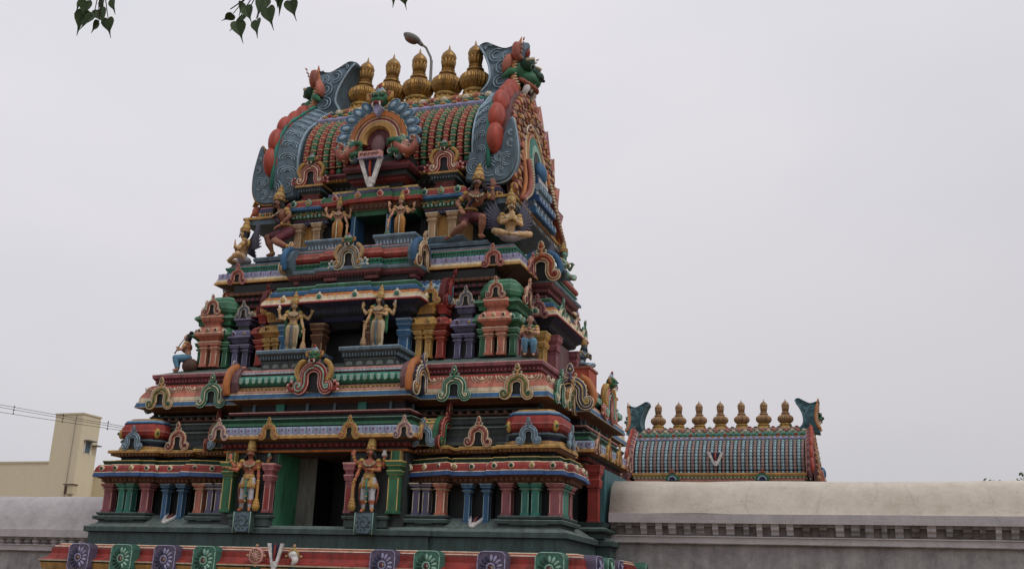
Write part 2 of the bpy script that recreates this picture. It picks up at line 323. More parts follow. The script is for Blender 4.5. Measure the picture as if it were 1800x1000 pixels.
# ornament: horseshoe arch ------------------------------------------
ARCH = {}
def arch_mesh(body, trim, inner, core='dark', grand=0):
    key = (body, trim, inner, core, grand)
    if key in ARCH: return ARCH[key]
    mb = MB()
    half = cat_rom([(0, .60, 0), (.13, .565, 0), (.225, .46, 0), (.235, .33, 0), (.235, .21, 0), (.30, .095, 0), (.395, .105, 0), (.405, .195, 0), (.335, .205, 0), (.315, .16, 0)], 4)
    n = len(half)
    hw = [.105 if i < n*.5 else (.105-.065*((i-n*.5)/(n*.5))) for i in range(n)]
    for sg in (1, -1):
        P = [(p.x*sg, p.y) for p in half]
        mb.band(P, hw, -.05, .05, body)
        for a, kk, rr, ww in ((-1, trim, .016, .035), (1, trim, .016, .035), (0.28, inner, .02, .062), (-.42, trim, .010, .058)):
            Q = []
            for i in range(n):
                t = Vector(P[min(i+1, n-1)])-Vector(P[max(i-1, 0)]); t.normalize(); q = Vector((-t.y, t.x))*a*hw[i]
                Q.append((P[i][0]+q.x, P[i][1]+q.y, ww))
            mb.tube(Q[:n if a else n-3], rr, kk, 5)
        mb.ball((.325*sg, .165, .05), (.04, .04, .03), inner, 7, 4)
        c = cat_rom([(.05*sg, .68, .03), (.10*sg, .70, .03), (.135*sg, .75, .03), (.10*sg, .78, .03), (.085*sg, .745, .03)], 3)
        mb.tube(c, [.022-.001*i for i in range(len(c))], trim, 5)
        for i in range(1, int(n*.62)):
            if i % 2 == 0 and grand == 0: 
                t = Vector(P[min(i+1, n-1)])-Vector(P[max(i-1, 0)]); t.normalize(); q = Vector((-t.y, t.x))*(-sg)*(-1.12)*hw[i]
                mb.ball((P[i][0]+q.x, P[i][1]+q.y, .02), .02, trim, 5, 4)
        if grand:
            a = cat_rom([(.30*sg, .26, 0), (.40*sg, .40, 0), (.42*sg, .55, 0), (.33*sg, .70, 0), (.22*sg, .74, 0)], 3)
            mb.tube(a, [.03]+[.075]*(len(a)-2)+[.03], 'ochre' if grand == 1 else 'tan', 6, .8)
            for i, p in enumerate(a[1:-1]): mb.ball((p.x*1.09, p.y*1.02, .05), .028, 'yellow', 5, 4)
            kt = body if grand == 1 else 'paleblue'
            t = cat_rom([(.38*sg, .10, .02), (.50*sg, .08, .02), (.60*sg, .14, .02), (.58*sg, .24, .02), (.50*sg, .22, .02)], 3)
            mb.tube(t, [.06-.003*i for i in range(len(t))], kt, 6, .8)
            for q in ((.54, .27), (.62, .20), (.63, .08)): mb.ball((q[0]*sg, q[1], .03), (.045, .045, .03), trim, 6, 4)
    mb.prism([(math.cos(a)*.15, .40+math.sin(a)*.15) for a in [PI*2*i/10 for i in range(10)]], -.045, -.02, core)  # dark disc and slab below stand in for the shade of a hollow
    mb.prism([(-.13, .05), (.13, .05), (.13, .4), (-.13, .4)], -.045, -.018, core)
    if not grand:
        mb.tube([(0, .60, .02), (0, .68, .03), (0, .74, .03), (0, .80, .03)], [.07, .05, .045, .06], body, 8, .8)
        mb.lathe([(.03, .76), (.075, .82), (.085, .87), (.055, .93), (.012, 1.0)], body, 8, Matrix.Translation((0, 0, .02)) @ Matrix.Rotation(-PI/2, 4, 'X') @ Matrix.Rotation(0, 4, 'X') if False else Matrix(((1, 0, 0, 0), (0, 0, 1, 0), (0, -.6, 0, .02), (0, 0, 0, 1))))
        pts = [(.085*math.cos(a)*(1 if math.sin(a) < 0 else .8), .865+.085*math.sin(a)*(1 if math.sin(a) < 0 else 1.5), .07) for a in [2*PI*i/12 for i in range(13)]]
        mb.tube(pts, .012, trim, 5); mb.ball((0, .87, .07), (.03, .035, .03), inner, 6, 4)
    else:
        face(mb, Matrix.Translation((0, .84, .05)) @ Matrix.Scale(.9, 4), .17)
    ARCH[key] = mb.mesh('arch_ornament'); return ARCH[key]
def face(mb, M, r, k='green'):
    """guardian lion mask, looking along +w"""
    mb.ball((0, 0, 0), (r, r*.85, r*.7), k, 10, 8, M)
    mb.ball((0, -r*.35, r*.45), (r*.75, r*.4, r*.5), k, 9, 6, M)
    for sg in (-1, 1):
        mb.ball((sg*r*.45, r*.25, r*.5), r*.3, k, 8, 6, M); mb.ball((sg*r*.45, r*.2, r*.7), r*.15, 'mint', 7, 5, M); mb.ball((sg*r*.45, r*.18, r*.8), r*.1, 'dark', 6, 4, M)
        mb.tube([(sg*r*.3, -r*.6, r*.75), (sg*r*.42, -r*.95, r*.8), (sg*r*.4, -r*1.2, r*.75)], [r*.12, r*.1, r*.02], 'white', 6, 1, M)
        mb.ball((sg*r*.95, r*.45, 0), (r*.28, r*.45, r*.15), 'rust', 7, 5, M)
        mb.tube([(sg*r*.85, -r*.2, .1*r), (sg*r*1.3, r*.1, .1*r), (sg*r*1.35, r*.6, .1*r), (sg*r*1.05, r*.7, .1*r)], [r*.25, r*.22, r*.15, r*.05], 'ochre', 6, 1, M)
        mb.tube([(sg*r*.2, r*.5, r*.5), (sg*r*.5, r*.62, r*.55), (sg*r*.8, r*.45, r*.4)], r*.09, 'yellow', 5, 1, M)
    mb.tube([(-r*.6, -r*.62, r*.6), (0, -r*.72, r*.95), (r*.6, -r*.62, r*.6)], r*.12, 'red', 6, 1, M)
    mb.ball((0, r*.0, r*.95), (r*.2, r*.15, r*.15), 'darkgreen', 6, 5, M)
    mb.prism([(-r*.7, r*.7), (r*.7, r*.7), (r*.35, r*1.1), (0, r*1.5), (-r*.35, r*1.1)], -r*.1, r*.25, 'paleblue', M, .2)
    mb.ball((0, r*1.35, r*.15), (r*.22, r*.38, r*.18), 'red', 7, 5, M)
def put_arch(parent, M, cols, s=0.5, grand=0, label=None):
    o = bpy.data.objects.new('arch_ornament', arch_mesh(*cols, grand=grand)); col.objects.link(o); o.parent = parent
    s *= random.uniform(.96, 1.04); o.matrix_local = M @ Matrix.Rotation(random.uniform(-.03, .03), 4, 'Z') @ Matrix.Diagonal((s*random.uniform(.97, 1.03), s, s, 1))
    if label: o['label'] = label
    return o
A_GOLD = ('ochre', 'cream', 'green'); A_GREEN = ('green', 'mint', 'cream'); A_SALMON = ('salmon', 'cream', 'maroon'); A_BLUE = ('slate', 'paleblue', 'paleblue')
A_LILAC = ('purple', 'cream', 'slate'); A_PINK = ('pink', 'cream', 'purple'); A_RED = ('red', 'pink', 'mint'); A_ORANGE = ('ochre', 'yellow', 'salmon'); A_DRED = ('darkred', 'salmon', 'green')

def column_obj(parent, x, y, z0, z1, w, d, body, trim, n=(0, -1), cap=0.3):
    """square pillar with stepped bracket capital; x,y = centre"""
    mb = MB(); H = z1-z0; zc = z1-H*cap; P = rect(x-w/2, x+w/2, y-d/2, y+d/2)
    mb.ring(P, [(.02, z0, body), (.02, z0+.05, body), (0, z0+.06, body), (0, zc, trim), (.012, zc+.003, body), (.012, zc+.03, body), (.0, zc+.035, body), (.0, zc+.055, trim),
                (.03, zc+.07, body), (.045, zc+(z1-zc)*.38, trim), (.045, zc+(z1-zc)*.42, body), (.015, zc+(z1-zc)*.47, body), (.02, zc+(z1-zc)*.55, body), (.05, zc+(z1-zc)*.68, trim), (.06, zc+(z1-zc)*.72, body),
                (.065, zc+(z1-zc)*.9, trim), (.075, zc+(z1-zc)*.93, trim), (.075, z1, body)])
    e = min(w, d)*.07
    for sx in (-1, 1):
        for sy in (-1, 1):
            cx, cy = x+sx*w/2, y+sy*d/2
            mb.box(cx-e if sx > 0 else cx-.004, cx+.004 if sx > 0 else cx+e, cy-e if sy > 0 else cy-.004, cy+.004 if sy > 0 else cy+e, z0+.062, zc-.004, trim)
    return mb.build('column', parent)

# ================================================================== THE TOWER
YC = 24.05
TW = empty('temple_tower', (0, YC, 0)); tag(TW, 'tall pyramidal temple gateway tower covered in brightly painted sculpture, nearest the viewer', 'temple tower')
GZ = -2.4
P_BASE = plan([(2.75, 4.08), (5.63, 4.0)], [(1.5, 5.95), (4.0, 5.63)])
# --- base
mb = MB()
PB = plan([(2.75, 4.0), (5.55, 3.93)], [(1.5, 5.85), (3.93, 5.55)])
mb.ring(PB, [(.9, GZ-.3, 'granite'), (.9, -1.5, 'granite'), (.6, -1.4, 'basegreen'), (.5, -.3, 'basegreen'), (.75, -.2, 'ochre'), (.8, .2, 'darkgreen'), (.25, .3, 'basegreen'), (.25, .34, 'ochre'), (.60, .36, 'ochre'), (.64, .5, 'dark'), (.66, .53, 'cream'), (.67, .56, 'red'), (.55, .62, 'red'), (.5, .70, 'red'), (.5, .80, 'darkred'), (.46, .845, 'cream'),
             (.445, .86, 'rust'), (.38, .9, 'cream'), (.36, .915, 'dim'), (.1, .92, 'basegreen'), (0, .93, 'basegreen'), (0, 1.19, 'dim'), (.08, 1.21, 'basegreen'), (.08, 1.31, 'greygreen'), (.07, 1.325, 'basegreen'), (-.0, 1.335, 'greygreen'), (-.02, 1.375, 'greygreen'), (-.06, 1.38, 'greygreen')])
for sg in (-1, 1):
    mb.ring(rect(2.12 if sg > 0 else -5.45, 5.45 if sg > 0 else -2.12, -3.86, 3.86), [(0, 1.37, 'greygreen'), (0, 1.40, 'greygreen'), (-.32, 1.60, 'greygreen')])
base = mb.build('plinth', TW)
# flower panels on the red band
def flower_panel(kc, kd, kl):
    mb = MB(); r = .27
    pts = []
    for cx, cy, a0 in ((.17, .19, 0), (-.17, .19, PI/2), (-.17, -.19, PI), (.17, -.19, 1.5*PI)):
        for i in range(4): a = a0+i*PI/6; pts.append((cx+.11*math.cos(a), cy+.11*math.sin(a)))
    mb.prism(pts, -.2, .045, kc, None, .04)
    Lp = [(x, y) for x, y in pts if x <= 0.01]
    mb.tube([(p[0]*.93, p[1]*.93, .047) for p in pts]+[(pts[0][0]*.93, pts[0][1]*.93, .047)], .01, kl, 5)
    for i in range(14):
        a = 2*PI*(i+.5)/14
        R = Matrix.Rotation(a-PI/2, 3, 'Z')
        c = (math.cos(a)*.165, math.sin(a)*.17, .05)
        mb.ball(c, (.03, .065, .014), kl if math.cos(a) > 0 else kd, 7, 4, None, True, R)
    mb.lathe([(.085, .03), (.085, .065), (.065, .07), (.06, .05)], kl, 12); mb.ball((0, 0, .05), (.055, .055, .035), 'maroon', 8, 5)
    for i in range(3): mb.tube([(.02, -.02+.02*i, .085), (.05, -.01+.015*i, .08)], .006, 'cream', 4)
    return mb.mesh('flower_panel')
FPG = flower_panel('panelgreen', 'darkgreen', 'mint'); FPP = flower_panel('panelpurple', 'indigo', 'lilac')
def put_panel(me, M):
    o = bpy.data.objects.new('flower_panel', me); col.objects.link(o); o.parent = base; o.matrix_local = M; return o
for i, x in enumerate((-5.07, -3.97, -2.89, -1.92, 2.12, 3.05, 4.36, 5.5)):
    put_panel((FPP, FPG)[i % 2], fr(x, -4.66, .61, (0, -1), -.02, 1.0 if i < 6 else 1.05))
for i, y in enumerate((-3.9, -3.0, -2.1)): put_panel((FPP, FPG)[i % 2], fr(6.2, y, .61, (1, 0), -.02))
for i, y in enumerate((-.9, .3, 1.4)): put_panel((FPG, FPP)[i % 2], fr(6.5, y, .61, (1, 0), -.02))
for i, y in enumerate((-3.4, -2.2, -.8, .8, 2.2)): put_panel((FPG, FPP)[i % 2], fr(-6.2 if abs(y) > 1.5 else -6.5, y, .61, (-1, 0), -.02))
# trident mark between discus and conch
def namam(parent, M, s=1.0, name='trident_mark', flame_k='fieryorange'):
    mb = MB()
    for sg in (-1, 1):
        mb.prism([(sg*.10, -.30), (sg*.30, .42), (sg*.19, .42), (sg*.06, -.12)] if sg < 0 else list(reversed([(sg*.10, -.30), (sg*.30, .42), (sg*.19, .42), (sg*.06, -.12)])), -.03, .05, 'white', None)
    mb.prism([(-.11, -.32), (.11, -.32), (.09, -.14), (-.09, -.14)], -.03, .052, 'white')
    mb.prism([(-.05, -.44), (.05, -.44), (.10, -.32), (-.10, -.32)], -.03, .045, 'white')
    mb.prism([(-.08, -.13), (.08, -.13), (.18, .38), (-.18, .38)], -.03, -.01, 'indigo')
    mb.tube([(0, -.13, .01), (-.01, .1, .03), (0, .3, .03), (.0, .42, .02)], [.045, .055, .045, .008], flame_k, 8, .6)  # central flame stroke in plain paint
    o = mb.build(name, parent); o.matrix_local = M @ Matrix.Scale(s, 4); return o
nm = namam(base, fr(-.28, -4.66, .72, (0, -1), 0), .62, 'trident_mark', 'red')
mb = MB()
mb.lathe([(.17, -.02), (.17, .05), (.14, .07), (.13, .05), (.05, .05), (.05, .08), (.0, .09)], 'pink', 16); mb.lathe([(.125, .0), (.125, .058), (.0, .059)], 'rust', 14)
for i in range(12): a = PI*2*i/12; mb.tube([(0, 0, .065), (.12*math.cos(a), .12*math.sin(a), .065)], .007, 'cream', 4)
for i in range(4): a = PI*i/2; mb.ball((.2*math.cos(a), .2*math.sin(a), .03), .035, 'tan', 6, 4)
mb.ball((0, -.25, .0), (.15, .05, .05), 'darkgreen', 8, 4)
mb.build('discus_emblem', base).matrix_local = fr(-.72, -4.62, .73, (0, -1))
mb = MB()
mb.ball((0, .03, .03), (.12, .09, .06), 'white', 9, 6); mb.tube([(.03, .0, .03), (.03, -.1, .03), (-.05, -.2, .02)], [.09, .07, .01], 'white', 8); mb.ball((-.03, -.06, .07), (.05, .05, .04), 'red', 7, 5)
mb.tube([(-.13, .0, .04), (-.08, .1, .05), (0, .15, .05), (.08, .1, .05), (.13, 0, .04)], .02, 'goldpaint', 6); mb.ball((0, .2, .03), (.035, .05, .03), 'tan', 6, 4)
for sg in (-1, 1): mb.ball((sg*.17, 0, .03), .03, 'tan', 6, 4)
mb.ball((0, -.25, .0), (.15, .05, .05), 'darkgreen', 8, 4)
mb.build('conch_emblem', base).matrix_local = fr(.14, -4.62, .73, (0, -1))

# --- core walls behind the columns
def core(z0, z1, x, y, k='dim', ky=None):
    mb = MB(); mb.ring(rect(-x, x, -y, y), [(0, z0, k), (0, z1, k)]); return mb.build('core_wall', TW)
# tier 1 core round the doorway: two blocks, lintel, dark sheets standing in for shade inside
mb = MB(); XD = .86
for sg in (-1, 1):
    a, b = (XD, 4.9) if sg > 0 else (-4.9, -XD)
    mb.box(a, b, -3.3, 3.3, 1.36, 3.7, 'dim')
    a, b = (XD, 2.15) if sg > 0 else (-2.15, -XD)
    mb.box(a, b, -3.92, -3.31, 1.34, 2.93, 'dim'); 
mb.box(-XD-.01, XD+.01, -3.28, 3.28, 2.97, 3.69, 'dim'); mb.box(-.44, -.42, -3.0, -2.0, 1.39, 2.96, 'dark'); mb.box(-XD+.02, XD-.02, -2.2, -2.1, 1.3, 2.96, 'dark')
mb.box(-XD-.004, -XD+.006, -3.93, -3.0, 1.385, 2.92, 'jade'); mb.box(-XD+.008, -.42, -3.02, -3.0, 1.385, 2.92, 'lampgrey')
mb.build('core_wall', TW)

# --- tier 1 entablature over the pavilions
PE1 = plan([(2.12, 3.55), (2.98, 3.86), (3.2, 3.6), (3.98, 3.74), (4.12, 3.6), (4.45, 3.86), (4.95, 3.92), (5.35, 3.86)],
           [(1.2, 4.5), (1.9, 4.6), (2.5, 5.05), (2.9, 5.40), (3.5, 5.46), (3.86, 5.35)])
mb = MB()
def half(P, sg, x0):
    Q = [(max(x, x0), y) for x, y in P if x > 0]
    Q = [(x0, Q[0][1])]+[q for q in Q if q[0] > x0+1e-6]+[(x0, Q[-1][1])]
    return Q if sg > 0 else [(-x, y) for x, y in reversed(Q)]
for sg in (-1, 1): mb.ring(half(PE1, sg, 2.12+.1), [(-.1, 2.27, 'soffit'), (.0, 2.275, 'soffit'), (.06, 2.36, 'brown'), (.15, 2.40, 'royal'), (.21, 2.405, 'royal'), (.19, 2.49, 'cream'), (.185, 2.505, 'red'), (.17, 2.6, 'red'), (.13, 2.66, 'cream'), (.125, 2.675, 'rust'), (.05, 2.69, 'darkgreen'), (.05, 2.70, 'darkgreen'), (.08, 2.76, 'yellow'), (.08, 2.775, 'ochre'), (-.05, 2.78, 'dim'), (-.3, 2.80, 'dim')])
for sg in (-1, 1):
    HP = half(PE1, sg, 2.22); row(mb, HP, .05, 2.34, .11, f_bead('brown', .045, .04)); row(mb, HP, .175, 2.585, .36, f_roundel('cream', 'darkgreen', .06))
ent1 = mb.build('cornice', TW)
mb = MB()   # second, upper dark-and-gold string course and grey roof slope behind
PU1 = plan([(2.2, 3.3), (2.95, 3.75), (3.3, 3.45), (3.95, 3.62), (4.15, 3.45), (5.3, 3.75)], [(1.3, 4.6), (2.3, 4.7), (2.6, 5.2), (3.75, 5.3)])
for sg in (-1, 1): mb.ring(half(PU1, sg, 2.22), [(-.12, 2.76, 'dark'), (-.12, 2.87, 'indigo'), (-.02, 2.90, 'ochre'), (.06, 2.95, 'brown'), (.10, 2.96, 'ochre'), (.10, 3.01, 'yellow'), (.09, 3.025, 'ochre'), (-.05, 3.03, 'dim'), (-.2, 3.04, 'dim')])
row(mb, PU1, .04, 2.93, .09, f_dentil('brown', .025, .025, .03))
mb.ring(rect(-4.75, 4.75, -3.3, 3.3), [(0, 3.03, 'dim'), (.08, 3.1, 'greygreen'), (.1, 3.16, 'dim'), (.02, 3.2, 'dim'), (.0, 3.3, 'greygreen'), (.04, 3.34, 'dim'), (-.1, 3.4, 'dim'), (-.25, 3.9, 'dim')])
up1 = mb.build('string_course', TW)

def pavilion_cols(parent, spec, y, z0, z1, sides=(1, -1), d=.17):
    for x0, x1, k, tr in spec:
        for sg in sides:
            column_obj(parent, sg*(x0+x1)/2, y+d/2, z0, z1, (x1-x0), d, k, tr)
# tier-1 pavilions -------------------------------------------------
for sg in (-1, 1):
    mb = MB()
    def X(a, b): return (a, b) if sg > 0 else (-b, -a)
    bp = [(0.0, 1.38, 'basegreen'), (0.0, 1.46, 'dim'), (.09, 1.48, 'basegreen'), (.1, 1.54, 'greygreen'), (.09, 1.555, 'dim'), (.0, 1.57, 'basegreen'), (.04, 1.585, 'basegreen'), (.05, 1.625, 'greygreen'), (.045, 1.635, 'greygreen')]
    for a, b, yf, yb in ((4.2, 5.42, -3.82, -2.75), (2.18, 2.98, -3.82, -3.2)):
        x0, x1 = X(a, b); mb.ring(rect(x0, x1, yf, yb), bp)
        mb.box(x0+.22, x1-.22, yf-.085, yf+.2, 1.46, 1.56, 'basegreen')
    # back bits: dark walls
    x0, x1 = X(4.35, 5.22); mb.box(x0, x1, -3.55, -2.9, 1.6, 2.3, 'dark')
    x0, x1 = X(2.3, 2.9); mb.box(x0, x1, -3.6, -3.2, 1.6, 2.3, 'dark')
    x0, x1 = X(3.3, 3.9); mb.box(x0, x1, -3.45, -3.2, 1.55, 2.3, 'dark')
    pv = mb.build('pavilion_base', TW)
    if sg > 0: pass
    for a, b, k, tr, yy in ((5.19, 5.40, 'mauve', 'pink', -3.77), (4.83, 4.97, 'teal', 'mint', -3.80), (4.62, 4.76, 'teal', 'mint', -3.80), (4.2, 4.38, 'mauve', 'pink', -3.77),
                            (2.78, 2.96, 'salmon', 'cream', -3.77), (2.50, 2.63, 'purple', 'cream', -3.80), (2.28, 2.42, 'purple', 'cream', -3.80)):
        column_obj(pv, sg*(a+b)/2, yy+.09, 1.635, 2.272, b-a, .18, k, tr)
    for a, b in ((3.36, 3.47), (3.77, 3.88)): column_obj(pv, sg*(a+b)/2, -3.60, 1.50, 2.272, b-a, .13, 'blue', 'paleblue')
    for y, k, tr in ((-3.5, 'teal', 'mint'), (-3.3, 'teal', 'mint'), (-3.0, 'mauve', 'pink')): column_obj(pv, sg*5.33, y, 1.635, 2.272, .16, .14, k, tr)
    # mark on the slope
    o = namam(pv, fr(sg*3.62, -3.71, 1.52, (0, -1), -1.01) @ Matrix.Scale(1.45, 4, (1, 0, 0)), .5, 'trident_mark', 'rust')
    # dome of the corner pavilion
    mb = MB(); x0, x1 = X(4.3, 5.2); R8 = []
    cx, cy, hx, hy = sg*4.75, -3.16, .54, .54; c = .18
    R8 = [(cx-hx+c, cy-hy), (cx+hx-c, cy-hy), (cx+hx, cy-hy+c), (cx+hx, cy+hy-c), (cx+hx-c, cy+hy), (cx-hx+c, cy+hy), (cx-hx, cy+hy-c), (cx-hx, cy-hy+c)]
    mb.ring(R8, [(.08, 3.020, 'ochre'), (.06, 3.114, 'dim'), (-.05, 3.137, 'indigo'), (-.03, 3.196, 'slate'), (.05, 3.242, 'slate'), (.05, 3.277, 'dim'), (-.02, 3.301, 'red'), (.05, 3.371, 'red'), (.075, 3.465, 'pink'), (.076, 3.476, 'red'), (.05, 3.582, 'red'), (0.0, 3.640, 'blue'), (.02, 3.663, 'blue'), (0, 3.699, 'paleblue'), (-.03, 3.722, 'slate'), (-.1, 3.745, 'ochre'), (-.14, 3.780, 'ochre'), (-.35, 3.816, 'ochre')])
    for px, py, nx, ny in ((cx+hx-c*.5+.04, cy-hy+c*.5-.04, 1, -1), (cx-hx+c*.5-.04, cy-hy+c*.5-.04, -1, -1), (cx+hx-c*.5+.04, cy+hy-c*.5+.04, 1, 1)):
        mb.ball((px, py, 3.42), (.07, .07, .12), 'goldpaint', 8, 6); mb.ball((px+.05*nx, py+.05*ny, 3.42), .035, 'green', 6, 5)
    mb.lathe([(.08, 3.78), (.11, 3.82), (.06, 3.86), (.09, 3.90), (.04, 3.94), (.055, 3.97), (.005, 4.05)], 'dim', 8, Matrix.Translation((cx, cy, 0)))
    dm = mb.build('pavilion_dome', TW)
    put_arch(dm, fr(cx-.0, -3.86, 3.03, (0, -1)), A_BLUE, .56); put_arch(dm, fr(cx+sg*.68, cy, 3.03, (sg, 0)), A_BLUE, .5)
    put_arch(dm, fr(cx-sg*.62, cy, 3.03, (-sg, 0)), A_BLUE, .5)
    put_arch(up1, fr(sg*5.32, -2.75, 3.04, (sg, 0)), A_SALMON, .5)
    # recess arch
    put_arch(up1, fr(sg*3.62, -3.73, 3.02, (0, -1)), A_SALMON, .64)
    # barrel vault of the inner pavilion, its end arch facing outwards
    mb = MB(); N = 10
    prof = [(-.42*math.cos(PI*i/N), 3.03+.62*math.sin(PI*i/N)**.8) for i in range(N+1)]
    xa, xb = sg*1.9, sg*2.72
    vs = [(xa, -3.4+p[0], p[1]) for p in prof]+[(xb, -3.4+p[0], p[1]) for p in prof]; n = N+1
    mb.add(vs, [(i, i+1, n+i+1, n+i) if sg < 0 else (i, n+i, n+i+1, i+1) for i in range(N)], 'tan')
    for q in range(5):
        xx = xa+(xb-xa)*(q+.5)/5
        mb.tube([(xx, -3.4+p[0]*1.02, p[1]+.005) for p in prof], .018, ('violetbrown', 'green')[q % 2], 5)
    for e in (.45, .62): mb.tube([(xa, -3.4-.42*math.cos(PI*e*.6), 3.03+.63*math.sin(PI*e*.6)**.8), (xb, -3.4-.42*math.cos(PI*e*.6), 3.03+.63*math.sin(PI*e*.6)**.8)], .02, 'yellow', 5)
    br = mb.build('barrel_vault', TW)
    put_arch(br, fr(xb+sg*.06, -3.4, 2.98, (sg, 0)) , ('darkred', 'salmon', 'green'), 1.0)
    mb = MB(); M = fr(xb+sg*.02, -3.4, 3.0, (sg, 0))
    mb.prism([(.44*math.cos(a), .2+.52*math.sin(a)) for a in [PI*i/10-.0 for i in range(11)]]+[(-.44, 0), (.44, 0)], -.1, .0, 'green', M)
    mb.tube([(0, .95, .03), (-.02, 1.02, .12), (0, 1.0, .3)], [.04, .03, .01], 'maroon', 6, 1, M)
    mb.build('vault_end', TW)
    put_arch(up1, fr(sg*2.45, -3.85, 3.02, (0, -1)), A_BLUE, .58)

# --- tier 1 central bay --------------------------------------------
PC1 = plan([(2.25, 4.12), (2.26, 4.12)], [(1.35, 5.55), (1.36, 5.55)]) if False else None
def cross_ring(mb, xf, yf, xs, ys, prof, rows=()):
    """front bay and side bay of the same level as one cross-shaped plan"""
    P = plan([(xf, yf), (xs-.7, ys+.3)], [(ys, xs), (ys+.3, xs-.7)])
    mb.ring(P, prof)
    for off, z, sp, fn in rows: row(mb, P, off, z, sp, fn)
    return P
mb = MB()
P = cross_ring(mb, 2.18, 4.0, 5.3, 1.5, [(-.05, 2.90, 'soffit'), (.0, 2.905, 'orange'), (.03, 2.945, 'darkgreen'), (-.03, 2.955, 'dim'), (-.03, 2.99, 'darkred'), (.0, 3.0, 'darkred'), (.06, 3.085, 'dim'), (.05, 3.10, 'dim'), (.12, 3.12, 'brown'), (.22, 3.16, 'ochre'), (.24, 3.17, 'ochre'), (.23, 3.235, 'cream'), (.225, 3.25, 'lilac'), (.20, 3.36, 'lilac'), (.12, 3.43, 'purple'), (.06, 3.44, 'dim'),
      (.05, 3.46, 'mint'), (.10, 3.465, 'green'), (.08, 3.53, 'darkgreen'), (.13, 3.60, 'mint'), (.135, 3.615, 'green'), (-.1, 3.62, 'dim'), (-.1, 3.72, 'maroon'), (-.02, 3.725, 'maroon'), (.0, 3.765, 'pink'), (.0, 3.785, 'maroon'), (-.2, 3.79, 'dark'), (-.2, 4.0, 'dark')],
      [(.03, 3.045, .13, f_bead('darkred', .05, .045)), (.215, 3.32, .165, f_petal('paleblue', .075, .09, .02, 'lilac')), (.03, 3.10, .05, f_dentil('dim', .01, .012, .03))])
row(mb, P, -.19, 3.89, .62, f_dentil('slate', .03, .09, .03)); row(mb, P, -.19, 3.89, 1.7, f_dentil('teal', .1, .09, .035))
c1 = mb.build('bay_cornice', TW)
for x, c in ((-2.2, A_PINK), (-.96, A_ORANGE), (.96, A_ORANGE), (2.2, A_PINK)): put_arch(c1, fr(x, -4.26, 3.14, (0, -1)), c, .48)
for y, c in ((-1.5, A_SALMON), (-.5, A_ORANGE), (.5, A_ORANGE), (1.5, A_SALMON)): put_arch(c1, fr(5.56, y, 3.14, (1, 0)), c, .5)
for sg in (-1, 1): put_arch(c1, fr(sg*2.44, -3.85, 3.14, (sg, 0)), A_ORANGE, .48)
put_arch(c1, fr(4.95, -1.78, 3.14, (0, -1)), A_SALMON, .52); put_arch(c1, fr(-4.95, -1.78, 3.14, (0, -1)), A_SALMON, .52)
# jamb pillars, pilasters, side-bay pillars
for sg in (-1, 1):
    column_obj(TW, sg*1.96, -4.0, 1.635, 2.70, .22, .2, 'green', 'yellow', cap=.33)
    mb = MB(); mb.box(sg*1.96-.09, sg*1.96+.09, -4.06, -3.93, 2.70, 2.905, 'green'); mb.box(sg*1.96-.11, sg*1.96-.09, -4.07, -3.93, 2.70, 2.905, 'yellow'); mb.box(sg*1.96+.09, sg*1.96+.11, -4.07, -3.93, 2.70, 2.905, 'yellow'); mb.build('pilaster_head', TW)
    column_obj(TW, sg*.96, -4.02, 1.635, 2.66, .14, .16, 'mauve', 'pink', cap=.42)
    mb = MB(); mb.box(sg*.96-.04, sg*.96+.04, -4.108, -4.08, 1.72, 2.15, 'red'); mb.build('pillar_inlay', TW)
    mb = MB()
    a, b = (.88, 1.85) if sg > 0 else (-1.85, -.88)
    mb.ring(rect(a, b, -4.06, -3.9), [(0, 1.36, 'basegreen'), (0, 1.5, 'dim'), (.03, 1.52, 'basegreen'), (.04, 1.57, 'greygreen'), (.03, 1.585, 'dim'), (.0, 1.6, 'basegreen'), (.02, 1.635, 'greygreen')])
    mb.box(sg*1.42-.21, sg*1.42+.21, -4.22, -3.9, 1.22, 1.645, 'basegreen')
    M = fr(sg*1.42, -4.222, 1.44, (0, -1))
    mb.prism([(-.185, .18), (-.185, -.12), (-.12, -.21), (.12, -.21), (.185, -.12), (.185, .18)], -.02, .015, 'slate', M, .03)
    sp = [(.02*math.cos(t)*(1+t*.75), .02*math.sin(t)*(1+t*.75), .02) for t in [i*.5 for i in range(16)]]
    mb.tube(sp, .012, 'basegreen', 5, 1, M)
    for t in range(9): a_ = t*.7; mb.tube([(.12*math.cos(a_), .12*math.sin(a_)-.01, .018), (.16*math.cos(a_+.3), .16*math.sin(a_+.3)-.01, .018)], .014, 'basegreen', 5, 1, M)
    for e in ((-.2, -.2, -.24, .2), (.2, .2, -.24, .2)): mb.tube([(e[0], e[2], .01), (e[1], e[3], .01)], .012, 'mint', 5, 1, M)
    mb.build('statue_bracket', TW)
    for y in (-1.35, 1.35):
        column_obj(TW, sg*5.45, y, 1.70, 2.92, .21, .21, 'red', 'red', cap=.45)
        mb = MB(); mb.ring(rect(sg*5.45-.2, sg*5.45+.2, y-.2, y+.2), [(.1, 1.35, 'basegreen'), (.1, 1.45, 'dim'), (.2, 1.5, 'basegreen'), (.2, 1.55, 'greygreen'), (.05, 1.6, 'basegreen'), (.1, 1.7, 'greygreen')]); mb.build('pillar_base', TW)
for a, b in ((4.7, 5.0), (-5.0, -4.7)): mb = MB(); mb.box(a, b, -1.2, 1.2, 1.4, 2.9, 'dim'); mb.build('side_bay_wall', TW); e_ = 5.3 if a > 0 else -5.62; mb = MB(); mb.box(e_, e_+.32, -1.1, 1.3, 1.4, 2.88, 'seablue'); mb.build('side_bay_pier', TW)  # bay wall painted dim to stand in for shade in the recess

